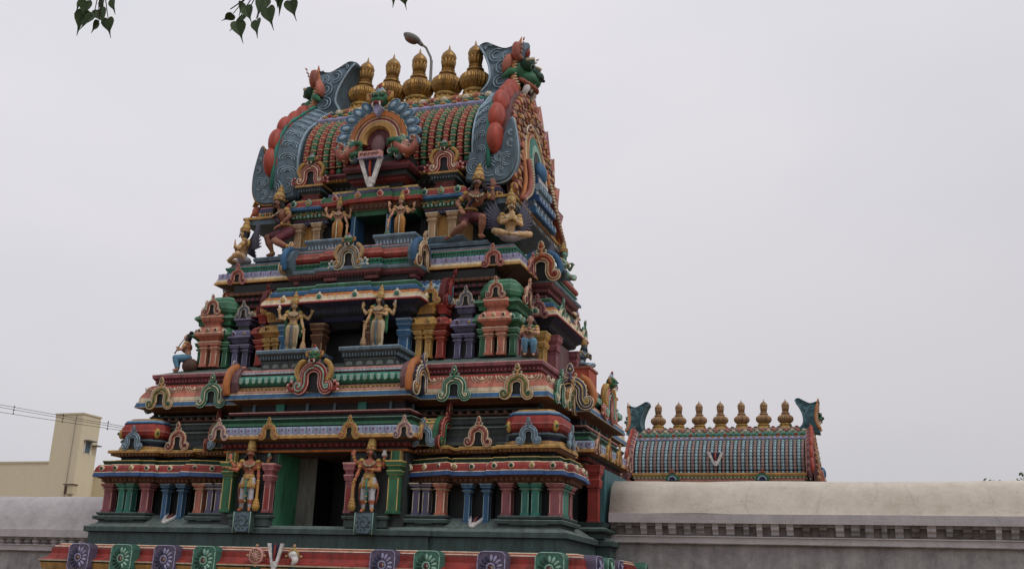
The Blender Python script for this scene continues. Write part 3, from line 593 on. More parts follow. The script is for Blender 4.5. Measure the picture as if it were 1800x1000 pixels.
# --- cornice 2 ------------------------------------------------------
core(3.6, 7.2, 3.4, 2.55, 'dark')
mb = MB()
for z, k, k2 in ((6.62, 'soffit', 'maroon'), (6.8, 'dim', 'maroon'), (6.95, 'soffit', 'brown')):
    mb.ring(rect(-3.42, 3.42, -2.57, 2.57), [(0, z-.05, k), (.05, z-.02, k), (.05, z+.02, k), (0, z+.05, k)]); row(mb, rect(-3.42, 3.42, -2.57, 2.57), .05, z, .15, f_bead(k2, .05, .045))
mb.build('string_course', TW)
mb = MB()
for z, k in ((3.46, 'greygreen'), (3.54, 'dim'), (3.66, 'greygreen'), (3.74, 'soffit'), (3.84, 'dim')): mb.ring(rect(-4.74, 4.74, -3.29, 3.29), [(-.02, z-.03, k), (.05, z, k), (.03, z+.03, k), (-.08, z+.05, k)])
row(mb, rect(-4.74, 4.74, -3.29, 3.29), .0, 3.79, .2, f_bead('soffit', .05, .05)); mb.build('string_course', TW)
PC2 = plan([(1.95, 3.85), (4.78, 3.3)], [(1.45, 5.15), (3.3, 4.78)])
mb = MB()
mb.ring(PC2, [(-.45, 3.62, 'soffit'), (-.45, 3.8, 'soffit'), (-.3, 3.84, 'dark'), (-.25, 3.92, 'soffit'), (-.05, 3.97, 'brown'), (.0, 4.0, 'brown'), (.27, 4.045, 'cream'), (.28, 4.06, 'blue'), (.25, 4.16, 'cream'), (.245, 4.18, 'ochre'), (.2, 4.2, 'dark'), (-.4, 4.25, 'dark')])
row(mb, PC2, -.28, 3.88, .2, f_bead('dim', .07, .06))
c2 = mb.build('eave', TW)
# red-to-cream roll on the side parts
PS2 = plan([(1.5, 3.3), (4.78, 3.3)], [(1.3, 4.78), (3.3, 4.78)])
PS2 = rect(-4.78, 4.78, -3.3, 3.3)
mb = MB()
mb.ring(PS2, [(.2, 4.18, 'ochre'), (.22, 4.2, 'cream'), (.215, 4.28, 'salmon'), (.18, 4.36, 'salmon'), (.13, 4.44, 'rust'), (.1, 4.54, 'red'), (.03, 4.6, 'red'), (-.05, 4.62, 'darkgreen'), (-.05, 4.65, 'mauve'), (.0, 4.66, 'maroon'), (-.02, 4.70, 'maroon'), (.05, 4.78, 'mauve'), (.06, 4.85, 'pink'), (.055, 4.865, 'greygreen'), (0, 4.87, 'greygreen'), (-.6, 5.12, 'greygreen')])
row(mb, PS2, -.01, 4.70, .09, f_bead('mauve', .03, .03))
def f_swag(mb, M, i):
    for q in range(3):
        a = [(math.cos(t)*(.23-.06*q), math.sin(t)*(.19-.055*q)+.16, .012) for t in [PI+PI*j/7 for j in range(8)]]
        mb.tube(a, .014, 'cream', 4, 1, M @ Matrix.Rotation(.32, 4, 'X'))
    mb.ball((0, .10, .03), (.03, .05, .02), 'cream', 6, 4, M)
row(mb, PS2, .13, 4.38, .55, f_swag)
roll2 = mb.build('roll_moulding', TW)
PF2 = plan([(1.95, 3.85), (4.2, 2.9)], [(1.45, 5.15), (2.9, 4.2)])
mb = MB()
mb.ring(PF2, [(.0, 4.18, 'ochre'), (.22, 4.2, 'pink'), (.22, 4.24, 'ochre'), (.14, 4.26, 'brown'), (.14, 4.30, 'ochre'), (.12, 4.32, 'pink'), (.1, 4.34, 'darkgreen'), (.13, 4.37, 'teal'), (.2, 4.43, 'teal'), (.22, 4.5, 'teal'), (.17, 4.57, 'teal'), (.1, 4.6, 'darkred'), (.1, 4.62, 'darkred'), (.13, 4.63, 'paleblue'), (.13, 4.67, 'royal'), (.1, 4.68, 'pink'), (.1, 4.73, 'pink'), (-.1, 4.74, 'greygreen'), (-.5, 4.76, 'greygreen')])
row(mb, PF2, .21, 4.47, .16, f_petal('mint', .05, .07, .015)); row(mb, PF2, .14, 4.28, .1, f_dentil('yellow', .03, .012, .02)); row(mb, PF2, .13, 4.65, .09, f_bead('white', .02, .014))
f2 = mb.build('bay_cornice', TW)
put_arch(f2, fr(-.05, -4.15, 4.12, (0, -1)), A_RED, 1.02, 1)
for sg in (-1, 1):
    put_arch(f2, fr(sg*2.28, -3.72, 4.08, (sg, 0)), ('purple', 'cream', 'ochre'), .98)
    mb = MB(); M = fr(sg*2.22, -3.72, 4.1, (sg, 0)); mb.tube(cat_rom([(-.42, .05, -.02), (-.47, .3, -.02), (-.35, .6, -.02), (-.1, .75, -.02)], 4), .09, 'orange', 6, 1, M); mb.tube(cat_rom([(.42, .05, -.02), (.47, .3, -.02), (.35, .6, -.02), (.1, .75, -.02)], 4), .09, 'orange', 6, 1, M)
    mb.prism([(.42*math.cos(a), .33+.42*math.sin(a)) for a in [2*PI*i/14 for i in range(14)]], -.25, -.03, 'violetbrown', M); mb.build('vault_end', TW)
    put_arch(roll2, fr(sg*4.36, -3.58, 4.0, (0, -1)), A_GOLD, .76); put_arch(roll2, fr(sg*2.98, -3.58, 4.0, (0, -1)), A_GREEN, .76)
    put_arch(roll2, fr(sg*5.06, -2.8, 4.0, (sg, 0)), A_GREEN, .76); put_arch(roll2, fr(sg*5.06, -1.9, 4.0, (sg, 0)), A_GOLD, .76)
    put_arch(f2, fr(sg*5.0, -1.72, 4.08, (0, -1)), ('purple', 'cream', 'yellow'), 1.02)
    mb = MB(); M = fr(sg*5.0, -1.70, 4.1, (0, -1)); mb.tube(cat_rom([(.42, .05, -.02), (.5, .3, -.02), (.38, .6, -.02), (.2, .72, -.02)], 4), .09, 'orange', 6, 1, M); mb.tube(cat_rom([(-.42, .05, -.02), (-.5, .3, -.02), (-.38, .6, -.02), (-.2, .72, -.02)], 4), .09, 'orange', 6, 1, M)
    mb.prism([(.42*math.cos(a), .33+.42*math.sin(a)) for a in [2*PI*i/14 for i in range(14)]], -.25, -.03, 'violetbrown', M); mb.build('vault_end', TW)
    put_arch(f2, fr(sg*5.42, 0, 4.1, (sg, 0)), ('salmon', 'pink', 'mint'), 1.1, 1)

# --- tier 2 ----------------------------------------------------------
def box_pav(a, b, yf, depth, z, k, tr, kk2=None):
    """narrow painted shrine front: z = (foot, cornice bottom, cornice top, box bottom, box top)"""
    for sg in (-1, 1):
        x0, x1 = (a, b) if sg > 0 else (-b, -a)
        mb = MB(); P = rect(x0+.06, x1-.06, yf, yf+depth); z0, z1, z2, z3, z4 = z; h = z2-z1
        mb.ring(rect(x0+.1, x1-.1, yf+.06, yf+depth), [(0, z0-.1, 'dark'), (0, z1, 'dark')])
        mb.ring(P, [(-.03, z1, k), (.03, z1+h*.1, k), (.1, z1+h*.35, k), (.13, z1+h*.38, k), (.14, z1+h*.48, tr), (.135, z1+h*.52, k), (.1, z1+h*.8, k), (.08, z1+h*.84, tr), (.07, z1+h*.88, k), (.03, z1+h*.93, k), (.03, z2, k), (-.02, z2+.005, 'dim'), (-.02, z3-.005, k), (.01, z3, k), (.02, z3+(z4-z3)*.5, k), (.07, z3+(z4-z3)*.8, tr), (.07, z3+(z4-z3)*.88, k), (.06, z4, k), (-.05, z4+.005, k)])
        row(mb, P, .11, z1+h*.66, .28, f_roundel(tr, 'maroon', .055)); row(mb, P, .02, z3+(z4-z3)*.4, .07, f_bead(k, .02, .04)); row(mb, P, .05, z1+h*.22, .07, f_bead(k, .02, .03))
        yield sg, mb.build('shrine_front', TW)
ZT2 = (5.11, 5.70, 6.04, 6.12, 6.36)
# corner pavilion core in green with orange front
for sg in (-1, 1):
    cx, cy = sg*3.62, -2.5
    mb = MB(); hx = .42; P = rect(cx-hx, cx+hx, cy-hx+.06, cy+hx)
    mb.ring(rect(cx-.3, cx+.3, cy-.25, cy+.3), [(0, 5.0, 'dark'), (0, 5.7, 'dark')])
    mb.ring(P, [(-.03, 5.70, 'green'), (.05, 5.8, 'green'), (.12, 5.84, 'green'), (.13, 5.88, 'mint'), (.125, 5.895, 'green'), (.08, 5.98, 'green'), (.06, 6.04, 'green'), (-.04, 6.045, 'dim'), (-.04, 6.11, 'green'), (.02, 6.13, 'green'), (.03, 6.22, 'green'), (.11, 6.29, 'mint'), (.11, 6.305, 'green'), (.08, 6.36, 'green'), (-.02, 6.37, 'green'), (-.02, 6.42, 'green')])
    row(mb, P, .1, 5.93, .26, f_roundel('mint', 'darkgreen', .055))
    c = .15; R8 = [(cx-hx+c, cy-hx+.06), (cx+hx-c, cy-hx+.06), (cx+hx, cy-hx+.06+c), (cx+hx, cy+hx-c), (cx+hx-c, cy+hx), (cx-hx+c, cy+hx), (cx-hx, cy+hx-c), (cx-hx, cy-hx+.06+c)]
    mb.ring(R8, [(0, 6.40, 'green'), (.05, 6.46, 'green'), (.06, 6.56, 'mint'), (.06, 6.57, 'green'), (.03, 6.66, 'green'), (.0, 6.72, 'mint'), (-.01, 6.73, 'green'), (-.06, 6.80, 'green'), (-.1, 6.83, 'mint'), (-.1, 6.85, 'green'), (-.2, 6.90, 'green')])
    pv = mb.build('corner_pavilion', TW)
    put_arch(pv, fr(cx, cy-.55, 6.36, (0, -1)), A_SALMON, .5); put_arch(pv, fr(cx+sg*.56, cy+.05, 6.30, (sg, 0)), A_SALMON, .62); put_arch(pv, fr(cx-sg*.54, cy+.05, 6.30, (-sg, 0)), A_SALMON, .5)
    mb = MB(); P = rect(cx-.24, cx+.24, cy-.5, cy-.2)
    mb.ring(P, [(-.03, 5.70, 'salmon'), (.05, 5.78, 'salmon'), (.12, 5.83, 'salmon'), (.13, 5.88, 'cream'), (.125, 5.9, 'salmon'), (.08, 5.98, 'salmon'), (.06, 6.02, 'cream'), (.03, 6.035, 'salmon'), (.03, 6.07, 'dark'), (-.03, 6.075, 'salmon'), (-.03, 6.13, 'salmon'), (.0, 6.18, 'salmon'), (.05, 6.3, 'cream'), (.05, 6.32, 'salmon'), (.03, 6.37, 'salmon')])
    row(mb, P, .1, 5.95, .24, f_roundel('cream', 'maroon', .05)); row(mb, P, .02, 6.22, .06, f_bead('rust', .02, .04))
    o = mb.build('shrine_front', TW)
    for x in (-.14, .14): column_obj(o, cx+x, cy-.41, 5.10, 5.705, .15, .14, 'salmon', 'cream', cap=.42)
    for x in (-.33, .36): column_obj(pv, cx+x*1.0, cy-.28, 5.10, 5.705, .12, .14, 'green', 'mint', cap=.42)
    for y in (-.12, .2): column_obj(pv, cx+sg*.34, cy+y, 5.10, 5.705, .12, .14, 'mauve', 'pink', cap=.42)
for sg, o in box_pav(2.62, 3.08, -2.82, .5, (5.15, 5.62, 6.0, 6.1, 6.27), 'purple', 'lilac'):
    for x in (2.70, 2.98): column_obj(o, sg*x, -2.78, 5.08, 5.62, .13, .13, 'purple', 'lilac', cap=.42)
    put_arch(o, fr(sg*2.85, -2.86, 6.27, (0, -1)), A_LILAC, .46)
for sg, o in box_pav(2.16, 2.44, -2.86, .9, ZT2, 'red', 'salmon'):
    column_obj(o, sg*2.3, -2.82, 5.10, 5.705, .15, .15, 'red', 'salmon', cap=.42); column_obj(o, sg*2.3, -2.4, 5.10, 5.705, .15, .15, 'red', 'salmon', cap=.42)
for sg, o in box_pav(1.60, 2.17, -2.92, .9, ZT2, 'ochre', 'yellow'):
    for x in (1.82, 2.04): column_obj(o, sg*x, -2.9, 5.10, 5.705, .12, .14, 'ochre', 'yellow', cap=.42)
    mb = MB(); N = 12
    prof = [(-.42*math.cos(PI*i/N), 6.38+.6*math.sin(PI*i/N)**.8) for i in range(N+1)]; n = N+1; xa, xb = sg*1.3, sg*2.34
    vs = [(xa, -2.5+p[0], p[1]) for p in prof]+[(xb, -2.5+p[0], p[1]) for p in prof]
    mb.add(vs, [(i, i+1, n+i+1, n+i) if sg < 0 else (i, n+i, n+i+1, i+1) for i in range(N)], 'paleblue')
    for q in range(7):
        xx = xa+(xb-xa)*(q+.5)/7
        for e in (1, 2, 3, 4): mb.ball((xx, -2.5+prof[e][0]*1.0, prof[e][1]), (.05, .02, .055), ('slate', 'blue')[e % 2], 6, 4)
    mb.tube([(xa, -2.5-.25, 6.9), (xb, -2.5-.25, 6.9)], .02, 'royal', 5)
    bv = mb.build('barrel_vault', TW)
    put_arch(bv, fr(xb+sg*.06, -2.5, 6.28, (sg, 0)), ('darkred', 'red', 'slate'), .98)
    mb = MB(); M = fr(xb+sg*.03, -2.5, 6.3, (sg, 0)); mb.prism([(.46*math.cos(a), .25+.5*math.sin(a)) for a in [PI*i/10 for i in range(11)]]+[(-.4, 0), (.4, 0)], -.14, .0, 'darkred', M); mb.tube([(0, .6, 0), (0, .85, .0), (0, .95, .05)], [.07, .05, .02], 'darkred', 6, 1, M); mb.build('vault_end', TW)
    put_arch(bv, fr(sg*2.05, -3.0, 6.33, (0, -1)), ('ochre', 'yellow', 'salmon'), .5)
# centre of tier 2: pillars, lintel, cushions
mb = MB()
PT2 = plan([(.75, 3.38), (1.82, 3.28), (2.7, 2.45)], [(1.2, 4.35), (2.45, 3.4)])
mb.ring(PT2, [(-.45, 5.85, 'dark'), (-.35, 5.98, 'indigo'), (-.28, 6.0, 'indigo'), (-.2, 6.08, 'dim'), (-.1, 6.12, 'indigo'), (-.05, 6.22, 'dim'), (.0, 6.26, 'indigo'), (.16, 6.33, 'darkred'), (.2, 6.335, 'red'), (.2, 6.37, 'pink'), (.19, 6.385, 'cream'), (.17, 6.45, 'yellow'), (.13, 6.5, 'orange'), (.1, 6.57, 'ochre'), (.02, 6.60, 'dim'), (.05, 6.605, 'blue'), (.05, 6.68, 'blue'), (.0, 6.72, 'paleblue'), (-.02, 6.73, 'blue'), (-.06, 6.74, 'dim'), (-.06, 6.76, 'green'), (-.05, 6.83, 'mint'), (-.06, 6.845, 'green'), (-.4, 6.86, 'dark'), (-.4, 7.1, 'dark')])
row(mb, PT2, .16, 6.44, .16, f_petal('cream', .06, .05, .012)); row(mb, PT2, .15, 6.47, .72, f_roundel('cream', 'teal', .09)); row(mb, PT2, -.08, 6.17, .09, f_bead('dim', .03, .035))
e2 = mb.build('bay_cornice', TW)
for sg in (-1, 1):
    column_obj(TW, sg*1.5, -3.0, 4.9, 5.98, .22, .22, 'blue', 'paleblue', cap=.42)
    column_obj(TW, sg*.68, -2.95, 4.9, 5.98, .24, .22, 'brown', 'tan', cap=.42)
    x0, x1 = (.36, 1.72) if sg > 0 else (-1.72, -.36)
    mb = MB(); mb.ring(rect(x0+.06, x1-.08, -3.72, -3.0), [(0, 4.75, 'dim'), (0, 4.93, 'slate'), (.03, 4.95, 'greygreen'), (-.01, 4.97, 'dim'), (.0, 4.98, 'dim'), (.09, 5.12, 'slate'), (.11, 5.14, 'slate'), (.11, 5.2, 'paleblue'), (.1, 5.215, 'slate')])
    row(mb, rect(x0+.06, x1-.08, -3.72, -3.0), .04, 5.05, .07, f_bead('slate', .025, .05)); row(mb, rect(x0+.06, x1-.08, -3.72, -3.0), .0, 4.86, .22, f_petal('greygreen', .08, .05, .015, None, True))
    mb.build('statue_pedestal', TW)
    put_arch(e2, fr(sg*4.45, -.7, 6.33, (sg, 0)), ('green', 'mint', 'cream'), .6); put_arch(e2, fr(sg*4.45, .6, 6.33, (sg, 0)), ('pink', 'cream', 'maroon'), .6); put_arch(e2, fr(sg*4.45, 1.3, 6.33, (sg, 0)), ('green', 'mint', 'cream'), .6)
    put_arch(e2, fr(sg*4.05, -1.4, 6.3, (0, -1)), ('mauve', 'pink', 'maroon'), .6)
    column_obj(TW, sg*4.1, -1.25, 4.95, 5.98, .26, .26, 'ochre', 'yellow', cap=.42)
    mb = MB(); mb.box(sg*3.95-.3, sg*3.95+.3, -.85, .9, 4.9, 5.98, 'violetbrown'); mb.build('side_bay_wall', TW)
    for y in (-.85, .85): column_obj(TW, sg*4.3, y, 4.95, 5.98, .2, .26, 'mauve', 'mauve', cap=.42)

# --- cornice 3 -------------------------------------------------------
PC3 = rect(-3.75, 3.75, -2.3, 2.3)
mb = MB()
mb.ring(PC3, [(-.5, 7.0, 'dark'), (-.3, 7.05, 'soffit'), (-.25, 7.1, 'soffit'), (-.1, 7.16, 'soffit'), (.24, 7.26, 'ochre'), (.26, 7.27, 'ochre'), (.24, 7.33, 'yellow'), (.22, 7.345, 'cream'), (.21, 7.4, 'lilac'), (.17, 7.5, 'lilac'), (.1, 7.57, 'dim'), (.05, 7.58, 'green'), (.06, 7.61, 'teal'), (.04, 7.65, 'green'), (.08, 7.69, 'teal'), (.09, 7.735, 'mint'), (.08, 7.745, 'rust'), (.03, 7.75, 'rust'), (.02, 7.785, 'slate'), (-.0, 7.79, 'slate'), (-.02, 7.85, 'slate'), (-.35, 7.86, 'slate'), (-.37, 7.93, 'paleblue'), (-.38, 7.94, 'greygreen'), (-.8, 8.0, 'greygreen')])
row(mb, PC3, .195, 7.45, .27, f_petal('lilac', .12, .10, .015, 'lilac')); row(mb, PC3, .05, 7.66, .07, f_bead('mint', .02, .014)); row(mb, PC3, -.26, 7.06, .14, f_bead('maroon', .05, .05))
row(mb, PC3, .185, 7.5, .27, f_dentil('purple', .008, .05, .03))
c3 = mb.build('eave', TW)
PF3 = plan([(.75, 3.02), (1.62, 2.9), (2.4, 1.9)], [(1.1, 4.25), (1.9, 3.3)])
mb = MB()
mb.ring(PF3, [(-.3, 6.84, 'maroon'), (-.25, 6.88, 'mauve'), (-.15, 6.92, 'mauve'), (-.15, 6.97, 'pink'), (-.15, 6.98, 'maroon'), (-.05, 7.03, 'mauve'), (-.05, 7.08, 'pink'), (-.05, 7.09, 'mauve'), (.06, 7.16, 'mauve'), (.08, 7.22, 'paleblue'), (.13, 7.23, 'slate'), (.13, 7.29, 'lilac'), (.12, 7.3, 'slate'), (.04, 7.31, 'green'), (.05, 7.36, 'teal'), (.0, 7.40, 'green'), (.04, 7.47, 'mint'), (.04, 7.48, 'teal'), (-.02, 7.49, 'red'), (.05, 7.54, 'red'), (.07, 7.6, 'rust'), (.04, 7.67, 'pink'), (-.0, 7.68, 'red'), (-.02, 7.72, 'rust'), (-.04, 7.77, 'slate'), (-.04, 7.82, 'pink'), (-.05, 7.835, 'pink'), (-.5, 7.84, 'greygreen')])
row(mb, PF3, .02, 7.12, .08, f_dentil('maroon', .02, .02, .03)); row(mb, PF3, .04, 7.43, .1, f_bead('teal', .02, .02))
f3 = mb.build('bay_cornice', TW)
put_arch(f3, fr(0, -3.12, 7.24, (0, -1)), ('slate', 'cream', 'ochre'), .78, 2)
for sg in (-1, 1):
    put_arch(f3, fr(sg*1.73, -2.8, 7.22, (sg, 0)), ('tan', 'cream', 'brown'), .9)
    mb = MB(); M = fr(sg*1.7, -2.8, 7.25, (sg, 0))
    for q in (-1, 1): mb.tube(cat_rom([(q*.36, .05, -.02), (q*.42, .3, -.02), (q*.33, .52, -.02), (q*.1, .65, -.02)], 4), .08, 'blue', 6, 1, M)
    mb.prism([(.38*math.cos(a), .28+.36*math.sin(a)) for a in [2*PI*i/14 for i in range(14)]], -.2, -.03, 'slate', M); mb.build('vault_end', TW)
    put_arch(c3, fr(sg*3.35, -2.56, 7.24, (0, -1)), ('salmon', 'pink', 'maroon'), .54); put_arch(c3, fr(sg*4.0, -1.75, 7.24, (sg, 0)), ('salmon', 'pink', 'maroon'), .54)
    put_arch(f3, fr(sg*4.08, -1.3, 7.22, (0, -1)), ('orange', 'cream', 'red'), .95)
    mb = MB(); M = fr(sg*4.08, -1.28, 7.25, (0, -1))
    for q in (-1, 1): mb.tube(cat_rom([(q*.36, .05, -.02), (q*.46, .3, -.02), (q*.36, .55, -.02), (q*.15, .68, -.02)], 4), .08, 'blue', 6, 1, M)
    mb.build('vault_end', TW)

# --- tier 3 ----------------------------------------------------------
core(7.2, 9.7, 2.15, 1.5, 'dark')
for sg in (-1, 1):
    x0, x1 = (1.22, 2.35) if sg > 0 else (-2.35, -1.22)
    P = rect(x0+.08, x1-.05, -2.02, -.9)
    mb = MB()
    mb.ring(rect(x0-(.1 if sg > 0 else .75), x1+(.75 if sg > 0 else .1), -2.3, -1.0), [(0, 7.88, 'slate'), (.02, 7.95, 'slate'), (-.03, 8.0, 'greygreen')])
    mb.ring(rect(x0-.1, x1+.1, -2.2, -1.0), [(0, 7.9, 'slate'), (0.02, 8.02, 'slate'), (.04, 8.05, 'greygreen'), (-.08, 8.06, 'slate'), (-.05, 8.14, 'slate'), (-.03, 8.2, 'paleblue'), (-.03, 8.21, 'greygreen')])
    row(mb, rect(x0-.1, x1+.1, -2.2, -1.0), -.06, 8.1, .07, f_bead('slate', .02, .03))
    mb.ring(P, [(-.05, 8.86, 'indigo'), (-.03, 8.86, 'indigo'), (-.03, 8.96, 'lilac'), (.0, 8.965, 'maroon'), (.0, 8.99, 'maroon'), (-.02, 9.0, 'green'), (.05, 9.13, 'mint'), (.08, 9.14, 'darkgreen'), (.1, 9.17, 'blue'), (.16, 9.2, 'blue'), (.16, 9.27, 'paleblue'), (.15, 9.28, 'red'), (.13, 9.4, 'rust'), (.09, 9.45, 'dim'), (.03, 9.46, 'yellow'), (.03, 9.5, 'mint'), (-.02, 9.51, 'dark'), (-.1, 9.6, 'dark')])
    row(mb, P, .03, 9.07, .1, f_bead('mint', .035, .05)); row(mb, P, .145, 9.36, .42, f_roundel('mint', 'darkgreen', .085)); row(mb, P, -.03, 8.91, .09, f_bead('white', .01, .012))
    s3 = mb.build('side_shrine', TW)
    for x in (1.55, 2.08): column_obj(s3, sg*x, -1.95, 8.21, 8.865, .17, .16, 'tan', 'cream', cap=.42)
    mb = MB(); mb.box(min(x0, x1)+.15, max(x0, x1)-.15, -1.85, -1.0, 8.1, 8.87, 'ochre'); 
    for i in range(7): mb.box(sg*1.32-.12+i*.04, sg*1.32-.10+i*.04, -1.90, -1.86, 8.25, 8.8, 'dark')
    mb.build('latticed_wall', s3)
    # pedestal with small arch
    mb = MB(); cx = sg*1.82; P = rect(cx-.26, cx+.26, -2.05, -1.5)
    mb.ring(P, [(0, 9.5, 'darkred'), (0, 9.56, 'maroon'), (-.04, 9.57, 'maroon'), (-.04, 9.62, 'salmon'), (0.0, 9.64, 'dim'), (.02, 9.68, 'dim'), (.12, 9.8, 'dim'), (.13, 9.82, 'ochre'), (.13, 9.87, 'yellow'), (.1, 9.88, 'ochre')])
    row(mb, P, .07, 9.74, .07, f_bead('slate', .02, .035))
    nb = mb.build('niche_base', TW)
    put_arch(nb, fr(cx, -2.12, 9.86, (0, -1)), ('red', 'pink', 'cream'), .78, 1 if False else 1)
mb = MB()
PT3 = plan([(.5, 2.28), (1.22, 2.2), (1.4, 1.6)], [(.9, 2.9), (1.6, 2.0)])
mb.ring(PT3, [(-.1, 8.88, 'darkgreen'), (-.08, 8.88, 'green'), (-.06, 8.97, 'green'), (-.02, 9.0, 'brown'), (.04, 9.15, 'brown'), (.06, 9.16, 'red'), (.12, 9.18, 'red'), (.12, 9.26, 'rust'), (.1, 9.28, 'green'), (.08, 9.4, 'green'), (.03, 9.43, 'mint'), (-.02, 9.44, 'purple'), (-.0, 9.45, 'purple'), (.0, 9.53, 'lilac'), (-.08, 9.54, 'yellow'), (-.07, 9.55, 'yellow'), (-.07, 9.61, 'yellow'), (-.3, 9.62, 'dark'), (-.4, 9.9, 'dark')])
row(mb, PT3, .0, 9.08, .12, f_bead('soffit', .045, .06)); row(mb, PT3, .1, 9.35, .62, f_roundel('pink', 'red', .085))
e3 = mb.build('bay_cornice', TW)
for sg in (-1, 1):
    mb = MB(); x0, x1 = (.42, .54) if sg > 0 else (-.54, -.42); mb.box(x0, x1, -2.18, -1.7, 7.8, 8.89, 'blue'); mb.box(x0 if sg > 0 else x1-.02, x0+.02 if sg > 0 else x1, -2.2, -2.18, 7.8, 8.88, 'paleblue'); mb.build('door_jamb', TW)
    x0, x1 = (.46, 1.42) if sg > 0 else (-1.35, -.46)
    mb = MB(); P = rect(x0, x1, -2.72, -2.2); mb.ring(P, [(-.05, 7.8, 'slate'), (-.03, 7.85, 'slate'), (.05, 8.06, 'slate'), (.07, 8.08, 'slate'), (.07, 8.13, 'paleblue'), (.06, 8.145, 'slate')]); row(mb, P, .0, 7.97, .085, f_bead('paleblue', .028, .06)); mb.build('statue_pedestal', TW)

# --- vault roof (also used, smaller, for the tower behind) ------------
SECC = [(p.x, p.y) for p in cat_rom([(-1.82, 0, 0), (-1.9, .45, 0), (-1.84, .95, 0), (-1.58, 1.4, 0), (-1.2, 1.74, 0), (-.84, 2.06, 0), (-.42, 2.38, 0), (0, 2.56, 0)], 8)]
SECC = [(y*.9, z) for y, z in SECC]
def sec(phi, g=0.0, a=1.85, b=2.45):
    e = min(max(phi/PI, 0), 1); fl_ = e > .5; e = (1-e if fl_ else e)*2*(len(SECC)-1); i = min(int(e), len(SECC)-2); t = e-i
    y = SECC[i][0]*(1-t)+SECC[i+1][0]*t; z = SECC[i][1]*(1-t)+SECC[i+1][1]*t
    dy = SECC[i+1][0]-SECC[i][0]; dz = SECC[i+1][1]-SECC[i][1]; l_ = math.hypot(dy, dz)
    j = min(max(int(round(e)), 1), len(SECC)-2); dy = SECC[j+1][0]-SECC[j-1][0]; dz = SECC[j+1][1]-SECC[j-1][1]; l_ = math.hypot(dy, dz)
    ny, nz_ = -dz/l_, dy/l_
    if phi < 0: z += math.sin(phi)*1.6
    if phi > PI: z -= math.sin(phi-PI)*1.6
    y += ny*g; z += nz_*g
    return ((-y if fl_ else y), z)
def build_roof(T, z0, HL, ribk, nrib, frieze, simple=False, x_off=0):
    N = 22; phis = [PI*i/N for i in range(N+1)]
    mb = MB()
    def loft(rows, k):
        n = len(rows[0]); vs = [p for r in rows for p in r]; fs = []
        for i in range(len(rows)-1):
            for j in range(n-1): fs.append((i*n+j, (i+1)*n+j, (i+1)*n+j+1, i*n+j+1))
        mb.add(vs, fs, k, True)
    loft([[(x, sec(p)[0]*.96, z0+sec(p)[1]*.965) for p in phis] for x in (-HL, HL)], 'dark')
    # frieze and ridge
    for e0, e1, k, g in ((.272, .29, 'green', .05), (.29, .32, 'lilac', .13), (.32, .43, frieze[0], .05), (.43, .455, frieze[1], .1), (.455, .5, frieze[0], .06)):
        for side in (0, 1):
            a0, a1 = (e0*PI, e1*PI) if not side else (PI-e1*PI, PI-e0*PI)
            pts = [sec(a0, -.06), sec(a0, g), sec((a0+a1)/2, g+.03), sec(a1, g), sec(a1, -.06)]
            loft([[(x, p[0], z0+p[1]) for p in pts] for x in (-HL-.05, HL+.05)], k)
    n = int(HL*2/.3)
    for i in range(n):
        x = -HL+(i+.5)*2*HL/n
        for side in ((0, 1)):
            p = sec((.31 if not side else .69)*PI, .16); mb.ball((x, p[0], z0+p[1]), (.1, .06, .045), 'ochre', 7, 5)
            for e, k in ((.35, ('red', 'green', 'teal')[i % 3]), (.405, ('cream', 'salmon')[i % 2]), (.475, ('green', 'red')[i % 2])):
                p = sec((e if not side else 1-e)*PI, .06); R = Matrix.Rotation((-.95 if not side else .95), 3, 'X')
                mb.ball((x+(.1 if e == .405 else 0), p[0], z0+p[1]), (.13, .05, .13) if False else (.12, .12, .06), k, 7, 5, None, True, R)
            for e in (.365,):
                p = sec((e if not side else 1-e)*PI, .16); c = [(x+.06*math.cos(t), p[0]+(.03*math.sin(t) if not side else -.03*math.sin(t)), z0+p[1]+.06*math.sin(t)) for t in (0, 1.2, 2.4, 3.6, 4.8)]
                mb.tube(c, .014, 'cream', 4)
    rf = mb.build('vault_roof', T)
    # ribs
    for i in range(nrib):
        x = -HL+(i+.5)*2*HL/nrib; k = ribk[i % 2]; r0 = HL/nrib*.96
        mb = MB()
        for side in (0,):
            m = 10; path = []; rr = []; 
            for j in range(m*4+1):
                e = .03+.248*j/(m*4); p = sec((e if not side else 1-e)*PI, .02); path.append((x, p[0], z0+p[1]))
                q = (j % 4)/4; rr.append(r0*(.80+.16*math.sin(PI*q)**.7))
            mb.tube(path, rr, k, 8)
            for j in range(m):
                e = .03+.248*(j)/m; p = sec((e if not side else 1-e)*PI, .02); e2 = e+.005; p2 = sec((e2 if not side else 1-e2)*PI, .02)
                mb.tube([(x, p[0], z0+p[1]), (x, p2[0], z0+p2[1])], [r0*.97, r0*.97], ribk[2], 8)
                if not side:
                    e = .03+.248*(j+.5)/m; p = sec(e*PI, .02+r0); mb.ball((x-.01, p[0], z0+p[1]), r0*.2, 'cream', 5, 4)
            p = sec((.015 if not side else .985)*PI, .03); mb.ball((x, p[0], z0+p[1]-.03), (r0, r0, .12), k, 6, 5)
        mb.build('scale_rib', T)
    return rf
